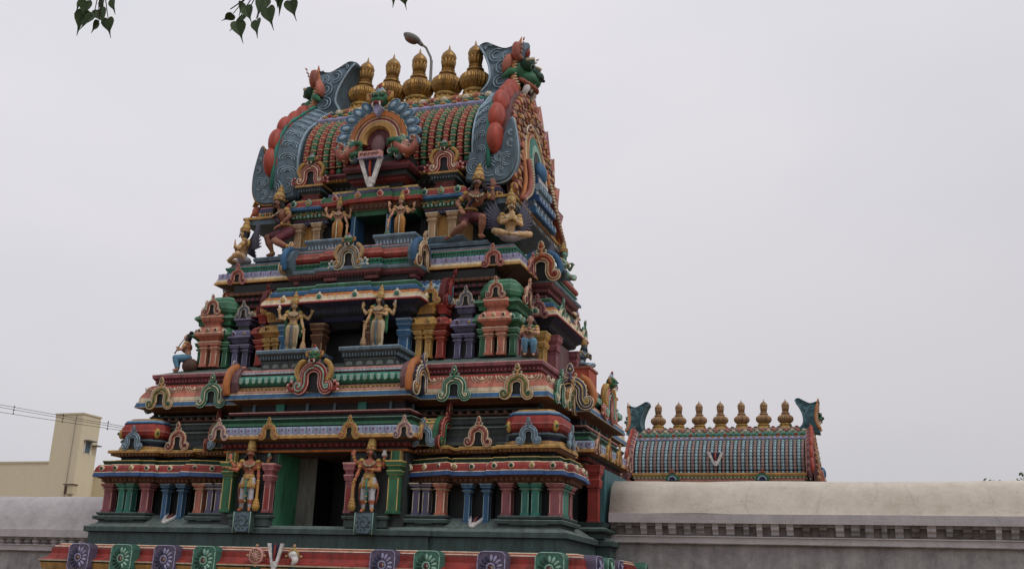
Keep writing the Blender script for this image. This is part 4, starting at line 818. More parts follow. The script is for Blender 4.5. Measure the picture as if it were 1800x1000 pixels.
def build_end(T, z0, HL, sg, fl=('slate', 'paleblue'), full=True, horn=None, kx=1.0):
    """flared end of the vault: flange, lobes, shield, horn and lion mask"""
    N = 26; mb = MB()
    def fx(u, phi):      # u 0..1 from the vault to the rim
        s = max(math.sin(phi), 0)
        return HL+.04+(.60-.12*s)*u*kx
    def pt(u, phi, extra=0.0):
        g = .10+(.36-.14*max(math.sin(phi), 0))*u**1.3+extra; p = sec(phi, g)
        return Vector((sg*fx(u, phi), p[0], z0-.05+p[1]-(.25*u if p[1] < .1 else 0)))
    phis = [PI*(.0+1.0*i/N) for i in range(N+1)]
    U = [0, .25, .5, .75, 1]
    rows = [[pt(u, p) for p in phis] for u in U]; n = N+1; vs = [p for r in rows for p in r]; fs = []
    for i in range(len(U)-1):
        for j in range(N): fs.append((i*n+j, (i+1)*n+j, (i+1)*n+j+1, i*n+j+1) if sg > 0 else (i*n+j, i*n+j+1, (i+1)*n+j+1, (i+1)*n+j))
    mb.add(vs, fs, fl[0], True)
    rows = [[pt(u, p, -.12) for p in phis] for u in U]; vs = [p for r in rows for p in r]
    mb.add(vs, [tuple(reversed(f)) for f in fs], fl[0], True)
    # skirt below the eave, ending in a fish-tail tip
    if full:
        pc = cat_rom([(HL+.04, .1, 0), (HL+.5, .02, 0), (HL+.78, .12, 0), (HL+.95, .5, 0), (HL+1.12, .92, 0), (HL+1.24, .5, 0), (HL+1.3, .0, 0), (HL+1.24, -.45, 0), (HL+1.0, -.72, 0), (HL+.5, -.74, 0), (HL-.02, -.62, 0)], 5)
        M = Matrix(((sg, 0, 0, 0), (0, 0, -1, -1.9), (0, 1, 0, z0), (0, 0, 0, 1)))
        mb.prism([(p.x, p.y) for p in pc], -.14, .1, fl[0], M, .05)
        mb.tube([(p.x, p.y, .02) for p in pc[2:-2]], .03, 'ochre' if sg < 0 else fl[1], 5, 1, M)
        for c, r in (((HL+1.04, -.18), .17), ((HL+.9, -.48), .13), ((HL+1.13, .22), .1), ((HL+1.12, .5), .07), ((HL+.62, -.35), .24), ((HL+.22, -.3), .2), ((HL+.85, -.1), .12), ((HL+.4, -.62), .08)):
            for q in (1, .7, .4): mb.tube([(c[0]+r*q*math.cos(t), c[1]+r*q*math.sin(t), .11) for t in [i*.5-.8+q*2 for i in range(9)]], .016, fl[1], 4, 1, M)
    # nested U ornaments and edge lines
    for side in (0, 1):
        m = 9
        for j in range(m):
            for q in (1, .68, .36):
                a = []
                for t in range(9):
                    th = -PI*.15+PI*1.3*t/8
                    u = .46+.36*q*math.cos(th); e = .02+.42*(j+.35+.42*q*math.sin(th))/m
                    a.append(pt(u, (e if not side else 1-e)*PI, .012))
                mb.tube(a, .017, fl[1], 4)
    mb.tube([pt(.08, p, .02) for p in phis], .03, fl[1], 5); mb.tube([pt(.97, p, .02) for p in phis], .05, 'teal' if full else 'violetbrown', 6)
    fg = mb.build('flared_gable', T)
    # orange lobes
    mb = MB()
    for side in (0,):
        for j in range(5):
            e = .05+.37*(j+.3)/5; a = (e if not side else 1-e)*PI; c = pt(1.0, a, -.15); c.x += sg*(.12 if full else .05)
            c2 = pt(1.0, ((e+.03) if not side else 1-e-.03)*PI, .03); ang = math.atan2(c2.z-pt(1, a, .03).z, c2.y-pt(1, a, .03).y)
            R_ = Matrix.Rotation(ang, 3, 'X'); lb = MB(); lb.ball(c, (.2 if full else .12, .43, .33), 'lobe', 16, 12, None, True, R_)
            lb.build('rim_lobe', T)
    # shield
    M = Matrix(((0, 0, sg, sg*(HL+.06+.92*kx)), (sg, 0, 0, 0), (0, 1, 0, z0), (0, 0, 0, 1)))
    mb = MB(); 
    RC = cat_rom([(2.1, -1.15, 0), (2.08, -.4, 0), (2.0, .35, 0), (1.78, 1.15, 0), (1.38, 1.8, 0), (.8, 2.3, 0), (0, 2.62, 0)], 6)
    def rim(r, t):   # pointed horseshoe outline, r=1 outer
        tt = (t if t <= .5 else 1-t)*2*(len(RC)-1); q = min(int(tt), len(RC)-2); p = RC[q].lerp(RC[q+1], tt-q)
        return ((p.x if t <= .5 else -p.x)*r, .0+p.y*r)
    def lean(x, y, ww): return (x, y, ww-(.11*y))
    ol = [rim(.97, i/30) for i in range(31)]; ol = [((x*(.80+.2*min(max((y+1.15)/1.8, 0), 1)) if x*sg < 0 else x), y) for x, y in ol]
    vs = [lean(x, y, -.1) for x, y in ol]+[lean(x, y, .1) for x, y in ol]; m = 31
    mb.add(vs, [tuple(reversed(range(m))), tuple(range(m, 2*m))]+[(i, (i+1) % m, m+(i+1) % m, m+i) for i in range(m)], 'violetbrown', False, M)
    nl = 15
    for i in range(nl):     # flame leaves round the rim
        t = (i+.5)/nl; x, y = rim(1.0, t); x2, y2 = rim(1.17, t); tx, ty = rim(1.1, min(t+.03, 1)); k = ('rust', 'mauve', 'salmon')[i % 3]
        if x*sg < .25: continue
        nx, ny = x2-x, y2-y; ln = math.hypot(nx, ny); nx /= ln; ny /= ln; px, py = -ny, nx; up = 1
        s = 1 if x > 0 else -1; w_ = .27
        poly = [(x-px*w_-nx*.1, y-py*w_-ny*.1), (x+px*w_-nx*.1, y+py*w_-ny*.1), (x+px*w_*1.1+nx*.12, y+py*w_*1.1+ny*.12), (x+px*s*.24+nx*.58, y+py*s*.24+ny*.58+.12), (x-px*w_*1.0+nx*.12, y-py*w_*1.0+ny*.12)]
        ar = sum(poly[q][0]*poly[(q+1) % 5][1]-poly[(q+1) % 5][0]*poly[q][1] for q in range(5))
        if ar < 0: poly.reverse()
        Ml = M @ Matrix(((1, 0, 0, 0), (0, 1, 0, 0), (0, -.11, 1, 0), (0, 0, 0, 1)))
        mb.prism(poly, -.08, .12, k, Ml, .12)
        for q in (.13, .07): mb.tube([(x+nx*.05+q*math.cos(a), y+ny*.05+q*math.sin(a), .13) for a in [j*.7+i for j in range(7)]], .018, ('pink', 'cream')[i % 2], 4, 1, Ml)
        mb.tube([(p[0], p[1], .1) for p in poly], .018, 'pink', 4, 1, Ml)
    Ml = M @ Matrix(((1, 0, 0, 0), (0, 1, 0, 0), (0, -.11, 1, 0), (0, 0, 0, 1)))
    for ri, kk, nn in ((.86, ('salmon', 'ochre', 'mauve', 'tan'), 26), (.7, ('tan', 'violetbrown', 'ochre', 'rust'), 20), (.56, ('violetbrown', 'tan', 'mauve'), 15)):
        for i in range(nn):     # crowded small figures
            x, y = rim(ri, (i+.5)/nn); k = kk[i % len(kk)]
            mb.ball((x, y, .12), (.1, .15, .1), k, 7, 5, Ml); mb.ball((x+.01, y+.15, .17), .06, kk[(i+1) % len(kk)], 6, 5, Ml)
            mb.tube([(x-.09, y+.05, .15), (x-.12, y-.07, .19), (x-.04, y-.1, .22)], .025, kk[(i+1) % len(kk)], 5, 1, Ml); mb.tube([(x+.06, y-.08, .17), (x+.1, y-.2, .17)], .03, k, 5, 1, Ml)
    # central arch: gold, red, teal, with a blue shrine inside
    def ar(w_, h_, n_=14, y0=-.5): return [(-w_, y0)]+[(-w_*math.cos(PI*i/n_), .2+h_*math.sin(PI*i/n_)) for i in range(n_+1)]+[(w_, y0)]
    for w_, h_, k, dd in ((.86, 1.35, 'tan', .16), (.7, 1.12, 'rust', .2), (.6, 1.0, 'teal', .22), (.46, .8, 'mint', .24), (.34, .62, 'dark', .25)):
        mb.prism(list(reversed(ar(w_, h_))), 0, dd, k, Ml)
    for w_, h_ in ((.86, 1.35), (.76, 1.22), (.64, 1.05)): mb.tube([(x, y, .19) for x, y in ar(w_, h_)], .03, ('tan', 'ochre', 'cream')[int(w_*10) % 3], 5, 1, Ml)
    mb.build('gable_shield', T)
    mb = MB()
    for j, (ww, y0, y1, dd, k) in enumerate(((.85, -1.15, -.98, .34, 'blue'), (.78, -.98, -.8, .28, 'slate'), (.7, -.8, -.62, .40, 'royal'), (.6, -.62, -.42, .3, 'blue'), (.5, -.42, -.25, .4, 'paleblue'), (.42, -.25, 0, .33, 'royal'))):
        mb.prism([(-ww, y0), (ww, y0), (ww, y1), (-ww, y1)], 0, dd, k, Ml); mb.tube([(-ww, y1, dd), (ww, y1, dd)], .02, 'paleblue', 5, 1, Ml)
        for q in range(6): mb.box(-ww+.1+q*(2*ww-.2)/5-.03, -ww+.1+q*(2*ww-.2)/5+.03, y0+.03, y1-.05, dd, dd+.03, ('paleblue', 'white')[j % 2], Ml)
    mb.ball((0, .22, .3), (.26, .3, .16), 'blue', 10, 7, Ml)
    for q in range(4): mb.tube([((.07+.05*q)*math.cos(a), .2+(.07+.05*q)*math.sin(a), .42-.03*q) for a in [j*.5 for j in range(8)]], .014, 'paleblue', 4, 1, Ml)
    mb.build('niche_shrine', T)
    # bottom beam and makara trims
    mb = MB()
    mb.box(-2.1, 2.1, -1.34, -1.2, -.6, .3, 'slate', M); mb.box(-2.15, 2.15, -1.2, -1.14, -.6, .34, 'ochre', M)
    for q in range(14): mb.tube([(-2.0+q*.3+.08*math.cos(a), -1.25+.07*math.sin(a), .305) for a in (PI, 1.3*PI, 1.5*PI, 1.7*PI, 2*PI)], .015, ('ochre', 'cream')[q % 2], 4, 1, M)
    for s in (-1, 1):
        mb.tube(cat_rom([(s*1.0, .7, .1), (s*1.12, .1, .2), (s*1.25, -.5, .3), (s*1.6, -1.1, .34)], 5), [.06]*16, 'orange', 6, 1, M)
        c = cat_rom([(s*.95, .2, .25), (s*1.02, -.3, .35), (s*1.3, -.8, .42), (s*1.75, -1.15, .42)], 6); mb.tube(c, [.07]*len(c), 'rust', 6, 1, M)
        for p in c: mb.ball((p.x-s*.09, p.y+.03, p.z+.04), (.05, .04, .05), 'cream', 5, 4, M)
    mb.build('gable_beam', T)
    # horn (saddle crest)
    mb = MB(); hk = horn or fl
    zr = z0+2.42
    pr_ = cat_rom([(HL-.28, .0, 0), (HL-.08, .35, 0), (HL-.12, .8, 0), (HL-.32, 1.28, 0), (HL-.5, 1.58, 0), (HL-.3, 1.68, 0), (HL+.0, 1.52, 0), (HL+.3, 1.40, 0), (HL+.72, 1.5, 0), (HL+.68, 1.2, 0), (HL+.62, .7, 0), (HL+.68, .2, 0), (HL+.72, -.15, 0)], 4)
    pts = [(p.x, p.y) for p in pr_]; m = len(pts); layers = []
    for yy, sx in ((-.55, 1.0), (-.3, .985), (0, .97), (.3, .985), (.55, 1.0)):
        layers.append([Vector((sg*(HL+.35+(x-HL-.35)*(1 if abs(yy) < .4 else .97)), yy*(1-.45*max(y, 0)/1.6), zr+y-(0.05 if abs(yy) > .4 else 0))) for x, y in pts])
    vs = [p for l_ in layers for p in l_]; fs = []
    for i in range(4):
        for j in range(m): fs.append((i*m+j, i*m+(j+1) % m, (i+1)*m+(j+1) % m, (i+1)*m+j))
    fs += [tuple(range(m)), tuple(reversed(range(4*m, 5*m)))]
    if sg > 0: fs = [tuple(reversed(f)) for f in fs]
    mb.add(vs, fs, hk[0], True)
    for yy in (-1, 1):
        for (cx, cy, r) in ((HL+.05, 1.15, .2), (HL+.3, .75, .22), (HL+.38, 1.1, .14), (HL+.25, .3, .2), (HL-.2, 1.45, .1)):
            for q in (1, .55): mb.tube([(sg*(cx+r*q*math.cos(t)), yy*(.56*(1-.45*(cy+r*q*math.sin(t))/1.6)+.01), zr+cy+r*q*math.sin(t)) for t in [i*.6+cx*3 for i in range(8)]], .016, hk[1], 4)
        mb.tube([(sg*x, yy*.56*(1-.45*max(y, 0)/1.6), zr+y) for x, y in pts[:16]], .03, hk[1], 5)
        c = cat_rom([(HL+.72, .0, 0), (HL+.56, .45, 0), (HL+.58, .95, 0), (HL+.70, 1.66, 0)], 5)
        mb.tube([(sg*p.x, yy*(.5-.15*p.y), zr+p.y) for p in c], [.1]*(len(c)-4)+[.08, .06, .04, .01], 'orange', 6)
        for p in c[1:-3]: mb.tube([(sg*(p.x-.02), yy*(.5-.15*p.y)+yy*.1, zr+p.y), (sg*(p.x+.12), yy*(.5-.15*p.y)+yy*.06, zr+p.y+.03)], .018, 'cream', 4)
    mb.build('ridge_horn', T)
    # lion mask on top of the shield
    mb = MB(); Mf = Matrix(((0, 0, sg, sg*(HL+.45)), (sg, 0, 0, 0), (0, 1, 0, zr+.72), (0, 0, 0, 1))) @ Matrix.Rotation(.3, 4, 'X') @ Matrix.Scale(1.0 if full else .6, 4)
    r = .42
    mb.ball((0, .0, .1), (.46, .42, .4), 'green', 14, 10, Mf); mb.ball((0, -.12, .45), (.34, .24, .34), 'green', 12, 8, Mf); mb.ball((0, .02, .72), (.18, .14, .12), 'darkgreen', 10, 7, Mf)
    for s in (-1, 1):
        mb.ball((s*.25, .22, .38), .2, 'darkgreen', 10, 8, Mf); mb.ball((s*.27, .19, .49), .10, 'mint', 9, 7, Mf); mb.ball((s*.28, .18, .545), .065, 'dark', 7, 5, Mf)
        mb.tube([(s*.12, .34, .5), (s*.3, .4, .52), (s*.45, .26, .42)], .045, 'cream', 6, 1, Mf); mb.ball((s*.08, -.02, .83), .045, 'dark', 6, 5, Mf)
        mb.tube([(s*.2, -.28, .55), (s*.26, -.42, .6), (s*.25, -.6, .55), (s*.2, -.72, .48)], [.09, .1, .08, .02], 'white', 8, 1, Mf)
        mb.tube([(s*.1, -.3, .66), (s*.12, -.42, .68), (s*.1, -.5, .66)], [.05, .05, .01], 'white', 6, 1, Mf)
        c = cat_rom([(s*.3, .3, .15), (s*.5, .32, .12), (s*.52, .55, .05), (s*.36, .74, .0)], 4); mb.tube(c, [.12]*(len(c)-3)+[.09, .06, .02], 'rust', 8, 1, Mf)
        for q in range(5): mb.tube([(s*(.36+.05*q), .3+.11*q, .2), (s*(.5+.03*q), .36+.11*q, .22)], .022, 'pink', 5, 1, Mf)
        mb.ball((s*.52, .05, -.05), (.16, .3, .12), 'salmon', 8, 6, Mf); mb.tube([(s*.4, -.1, .2), (s*.55, -.18, .12), (s*.62, -.4, .0)], [.13, .11, .04], 'green', 7, 1, Mf)
        mb.tube([(s*.35, -.25, .35), (s*.4, -.3, .5), (s*.15, -.33, .72), (0, -.33, .76)], .06, 'rust', 6, 1, Mf)
        for q in range(5): mb.ball((s*(.1+.07*q), -.24, .72-.07*q), .025, 'mint', 5, 4, Mf)
    mb.prism([(-.25, .38), (.25, .38), (.2, .7), (0, .95), (-.2, .7)], -.05, .15, 'slate', Mf, .2); mb.ball((0, .62, .15), (.1, .16, .08), 'red', 8, 6, Mf)
    for q in range(9):
        x = -.4+.1*q; c = cat_rom([(x*.6, -.35, .2), (x, -.75, .22), (x*1.2, -1.1, .24+.03*(q % 2)), (x*1.3, -1.4, .28)], 4)
        mb.tube(c, [.05]*(len(c)-2)+[.03, .01], ('salmon', 'rust', 'mauve', 'tan')[q % 4], 6, 1, Mf)
    mb.build('lion_mask', T)
    return fg

ZV = 10.28
roof = empty('x'); bpy.data.objects.remove(roof)
build_roof(TW, ZV, 2.33, ('red', 'green', 'tan'), 24, ('darkgreen', 'ochre'))
for sg in (-1, 1): build_end(TW, ZV, 2.33, sg)
# gallery below the eave
mb = MB(); P = rect(-2.35, 2.35, -1.7, 1.7)
mb.ring(P, [(-.25, 9.5, 'dark'), (-.25, 9.75, 'maroon'), (-.15, 9.8, 'dark'), (-.15, 9.95, 'dim'), (.0, 10.05, 'ochre'), (.05, 10.1, 'maroon'), (.1, 10.2, 'mauve'), (.1, 10.25, 'dark')])
row(mb, P, -.14, 9.9, .15, f_petal('dim', .06, .07, .03)); row(mb, P, .06, 10.08, .12, f_bead('ochre', .04, .03)); mb.build('eave_gallery', TW)
mb = MB(); P = rect(-3.25, 3.25, -2.05, 2.05)
mb.ring(P, [(-.2, 9.02, 'darkgreen'), (.0, 9.06, 'dim'), (.02, 9.22, 'ochre'), (.02, 9.25, 'indigo'), (.0, 9.38, 'mauve'), (-.02, 9.42, 'slate'), (-.1, 9.45, 'slate')])
def f_u(mb, M, i):
    mb.tube([(-.08, .09, .02), (-.08, -.03, .02), (0, -.08, .02), (.08, -.03, .02), (.08, .09, .02)], .02, 'ochre', 5, 1, M); mb.ball((0, .02, .02), (.035, .05, .02), ('teal', 'rust')[i % 2], 6, 4, M)
row(mb, P, .02, 9.16, .3, f_u)
mb.build('roof_slab', TW)

# --- central great arch of the roof -----------------------------------
mb = MB(); cx = .12; M = fr(cx, -2.30, 10.36, (0, -1))
def arc(r, a0=-.25, n=20, sx=1.0): return [(r*sx*math.cos(a0+(PI-2*a0)*i/n), .42+r*math.sin(a0+(PI-2*a0)*i/n)) for i in range(n+1)]
mb.prism(arc(.70), -.5, -.02, 'darkred', M)
mb.prism(arc(.34), -.02, .0, 'maroon', M); mb.ball((0, .30, .02), (.2, .3, .08), 'violetbrown', 10, 7, M)
for r, hw, k, d0 in ((.70, .10, 'orange', .12), (.56, .055, 'red', .08), (.42, .105, 'ochre', .14)): mb.band(arc(r), hw, -.05, d0, k, M)
for r in (.80, .61, .52, .35): mb.tube([(x, y, .08) for x, y in arc(r)], .018, 'cream', 5, 1, M)
for i in range(14):
    a = -.22+(PI+.44)*(i+.5)/14
    if abs(a-PI/2) < .3: continue
    c = (.96*math.cos(a), .42+.96*math.sin(a), .04); R = Matrix.Rotation(a-PI/2+(.35 if a > PI/2 else -.35), 3, 'Z')
    mb.ball(c, (.14, .23, .10), 'steel', 8, 6, M, True, R); mb.ball((c[0], c[1], .12), (.06, .11, .03), 'paleblue', 6, 5, M, True, R)
    mb.tube([(c[0]+R[0][0]*.12*math.cos(t)+R[0][1]*.2*math.sin(t), c[1]+R[1][0]*.12*math.cos(t)+R[1][1]*.2*math.sin(t), .10) for t in [j*.7 for j in range(7)]], .014, 'paleblue', 4, 1, M)
for s in (-1, 1):
    c = cat_rom([(s*.5, .35, .1), (s*.62, .12, .16), (s*.9, .0, .14), (s*1.02, .2, .1), (s*.92, .42, .06)], 5); n_ = len(c)
    mb.tube(c, [.13]*(n_-6)+[.11, .1, .08, .06, .04, .02], 'rust', 8, .8, M); mb.tube([(p.x, p.y+.08, p.z+.06) for p in c[2:-2]], .025, 'pink', 5, 1, M)
    mb.ball((s*.58, .3, .16), (.13, .12, .1), 'teal', 9, 7, M); mb.tube([(s*.52, .32, .22), (s*.38, .3, .25), (s*.34, .18, .25)], [.08, .06, .02], 'green', 7, 1, M)
    mb.ball((s*.6, .38, .25), .03, 'white', 6, 5, M); mb.tube([(s*.45, .08, .18), (s*.62, .02, .2), (s*.75, .05, .2)], [.07, .09, .03], 'green', 7, 1, M)
    for q in range(4): mb.tube([(s*(.42+.09*q), -.02, .18), (s*(.5+.09*q), .1, .22)], .02, 'mint', 4, 1, M)
for s in (-1, 1):
    for q, (px, py, r, k) in enumerate(((.62, .12, .14, 'salmon'), (.78, .22, .12, 'pink'), (.5, .2, .12, 'green'), (.7, .38, .1, 'mint'), (.9, .1, .1, 'green'), (.4, .05, .1, 'teal'), (.98, .34, .09, 'rust'), (.6, -.05, .12, 'slate'), (.82, -.04, .1, 'rust'))):
        mb.ball((s*px, py, .1), (r, r*1.1, .1), k, 8, 6, M); mb.tube([(s*px+r*.6*math.cos(t), py+r*.7*math.sin(t), .2) for t in (0, 1, 2, 3, 4, 5)], .014, 'cream', 4, 1, M)
ga = mb.build('great_arch', TW)
mb = MB(); face(mb, fr(cx, -2.42, 11.86, (0, -1)), .25)
mb.prism([(-.14, -.3), (0, -.52), (.14, -.3), (0, -.1)], .0, .16, 'lilac', fr(cx, -2.42, 11.86, (0, -1)), .2)
mb.build('lion_mask', ga)
mb = MB(); P = rect(cx-.8, cx+.8, -2.3, -1.7)
mb.ring(P, [(-.15, 9.6, 'dark'), (-.15, 9.7, 'darkred'), (-.05, 9.76, 'darkred'), (-.05, 9.82, 'maroon'), (.02, 9.84, 'dark'), (0, 9.95, 'dark'), (.05, 9.98, 'maroon'), (.1, 10.05, 'maroon'), (.1, 10.1, 'darkred'), (.05, 10.2, 'dark'), (.0, 10.4, 'indigo')]); mb.build('arch_base', TW)
nm = namam(TW, fr(.12, -2.62, 9.82, (0, -1), .10) @ Matrix.Scale(.80, 4, (0, 1, 0)), 1.05)
mb = MB(); mb.box(-.28, .28, .42, .62, -.05, .1, 'pink'); mb.box(-.3, .3, .40, .43, -.06, .12, 'lilac')
for q in range(5): mb.tube([(-.2+.1*q+.035*math.cos(t), .52+.04*math.sin(t), .105) for t in (0, 1, 2, 3, 4)], .012, 'maroon', 4)
mb.build('mark_tablet', nm)
print('tower built')
# ================================================================== ROOF FINIALS
def finial(label, group, T='metal'):
    t = empty('roof_finial'); tag(t, label, 'finial', group)
    mb = MB(); mb.lathe([(.40, -.12), (.40, -.06), (.30, .06), (.27, .10), (.33, .12), (.34, .16), (.30, .20), (.26, .22)], 'goldpaint', 20)
    for i in range(14): a = 2*PI*i/14; mb.ball((.33*math.cos(a), .33*math.sin(a), .0), (.05, .05, .09), 'ochre', 6, 4)
    mb.build('foot', t)
    mb = MB(); mb.lathe([(.24, .22, None, 0), (.34, .29, None, .10), (.42, .39, None, .15), (.445, .50, None, .16), (.41, .61, None, .15), (.32, .69, None, .12), (.22, .75, None, .04), (.2, .78, None, 0)], T, 132, None, True, 22); mb.build('bulb', t)
    mb = MB(); mb.lathe([(.2, .77), (.24, .79), (.24, .83), (.19, .85), (.17, .88), (.19, .94), (.155, .97), (.15, 1.0)], T, 18); mb.build('collar', t)
    mb = MB()
    for i in range(11): a = 2*PI*i/11; mb.tube([(.12*math.cos(a), .12*math.sin(a), .98), (.135*math.cos(a), .135*math.sin(a), 1.1), (.165*math.cos(a), .165*math.sin(a), 1.19), (.2*math.cos(a), .2*math.sin(a), 1.24)], [.055, .06, .05, .012], T, 6)
    mb.build('leaf_cup', t)
    mb = MB(); mb.lathe([(.15, 1.15), (.2, 1.24), (.215, 1.32), (.18, 1.42), (.10, 1.51), (.035, 1.57), (.008, 1.70)], T, 14); mb.build('bud', t)
    return t
F0 = finial('', None)
ords = ['leftmost', 'second', 'middle', 'fourth', 'rightmost']
lab = ['gold pot finial standing beside the left blue ridge crest', 'gold pot finial just above the lion face of the great arch', 'gold pot finial in the middle of the ridge, under the street lamp arm',
       'gold pot finial standing just right of the street lamp pole', 'gold pot finial standing beside the right blue ridge crest with the green lion mask']
for i in range(5):
    o = F0 if i == 0 else copy_tree(F0)
    o.location = ((-1.68, -.84, 0, .84, 1.68)[i], YC, ZV+2.58); o.rotation_euler = (rad(random.uniform(-1.5, 1.5)), rad((2, 1, -1, 0, -2)[i]), i*.4)
    tag(o, lab[i], 'finial', 'gold pot finials along the ridge of the near tower')

# ================================================================== FIGURES
def remesh(o, vox):
    m = o.modifiers.new('r', 'REMESH'); m.mode = 'VOXEL'; m.voxel_size = vox; m.use_smooth_shade = True
    m2 = o.modifiers.new('s', 'SMOOTH'); m2.factor = 0.5; m2.iterations = 2
def lerp(a, b, t): return tuple(a[i]*(1-t)+b[i]*t for i in range(3))
def limb(mb, a, b, r0, r1, k, bulge=.12):
    P = [lerp(a, b, t) for t in (0, .15, .35, .6, .85, 1)]; R = [r0*.96, r0*1.02, r0*(1+bulge)*.94+r1*.06, (r0+r1)/2*(1+bulge*.3), r1*1.04, r1]
    mb.tube(P, R, k, 10); mb.ball(a, r0, k, 9, 7); mb.ball(b, r1*1.03, k, 9, 7)
def hand(mb, w, d, k, s=1.0, curl=.5, side=1):
    d = Vector(d).normalized(); w = Vector(w); up = Vector((0, 0, 1)) if abs(d.z) < .8 else Vector((0, -1, 0)); sd = d.cross(up).normalized(); nm_ = sd.cross(d)
    pc = w+d*.034*s; R = Matrix((sd, d, nm_)).transposed()
    mb.ball(pc, (.027*s, .036*s, .015*s), k, 9, 7, None, True, R)
    for i, (o, ln) in enumerate(((-.02, .038), (-.007, .046), (.007, .043), (.02, .033))):
        b = pc+sd*o*s+d*.026*s; m = b+d*ln*.5*s-nm_*.006*curl*s; e = m+d*ln*.5*s*(1-curl*.6)-nm_*.022*curl*s
        mb.tube([b, m, e], [.0095*s, .009*s, .0075*s], k, 6); mb.ball(e, .0075*s, k, 6, 4)
    b = pc+sd*.022*s*side-d*.012*s; m = b+sd*.016*side*s+d*.018*s; e = m+d*.02*s-nm_*.008*s
    mb.tube([b, m, e], [.011*s, .01*s, .008*s], k, 6)
def head_parts(t, hc, hs, yaw, skin, crown='goldpaint', beard=False, crown_h=.2, hair=True, crown_k2='rust', bun=False):
    """face details, hair and crown; hc = head centre"""
    R = Matrix.Translation(hc) @ Matrix.Rotation(yaw, 4, 'Z') @ Matrix.Scale(hs, 4)
    mb = MB(); mb.M = R
    for s in (-1, 1):
        mb.ball((s*.023, -.054, .006), (.013, .008, .0075), 'white', 7, 5); mb.ball((s*.023, -.061, .006), (.006, .004, .006), 'hair', 6, 4)
        mb.tube([(s*.008, -.064, .021), (s*.024, -.066, .028), (s*.042, -.055, .022)], [.0035, .0045, .002], 'hair', 5)
        mb.ball((s*.066, -.002, -.03), (.01, .012, .02), 'goldpaint', 6, 5)
    mb.tube([(-.016, -.061, -.042), (0, -.066, -.040), (.016, -.061, -.042)], .0055, 'darkred', 6)
    if beard: mb.tube([(-.04, -.054, -.022), (-.018, -.066, -.026), (0, -.068, -.022), (.018, -.066, -.026), (.04, -.054, -.022)], [.003, .008, .006, .008, .003], 'hair', 6)
    mb.build('facial_features', t)
    if hair:
        mb = MB(); mb.M = R; mb.ball((0, .022, .012), (.066, .062, .078), 'hair', 12, 9)
        for s in (-1, 1): mb.tube([(s*.055, .015, 0), (s*.075, .02, -.05), (s*.085, .025, -.09), (s*.10, .03, -.115)], [.03, .032, .028, .012], 'hair', 8)
        if bun: mb.ball((0, .06, .1), (.045, .045, .045), 'hair', 9, 7)
        mb.build('hair', t)
    if crown:
        mb = MB(); mb.M = R @ Matrix.Translation((0, .01, .035)) @ Matrix.Rotation(-.08, 4, 'X'); h = crown_h
        mb.lathe([(.068, 0), (.074, .012), (.072, .03), (.066, .035, crown_k2), (.064, .05), (.068, .06), (.058, h*.45), (.05, h*.55, crown_k2), (.053, h*.6), (.046, h*.62), (.042, h*.75), (.034, h*.8, crown_k2), (.036, h*.84), (.02, h*.9), (.024, h*.95), (.016, h), (.003, h*1.12)], crown, 14)
        mb.ball((0, -.07, .04), (.02, .012, .03), crown, 8, 6)
        for i in range(8): a = 2*PI*i/8; mb.ball((.073*math.cos(a), .073*math.sin(a), .022), .01, crown_k2, 5, 4)
        mb.build('crown', t)
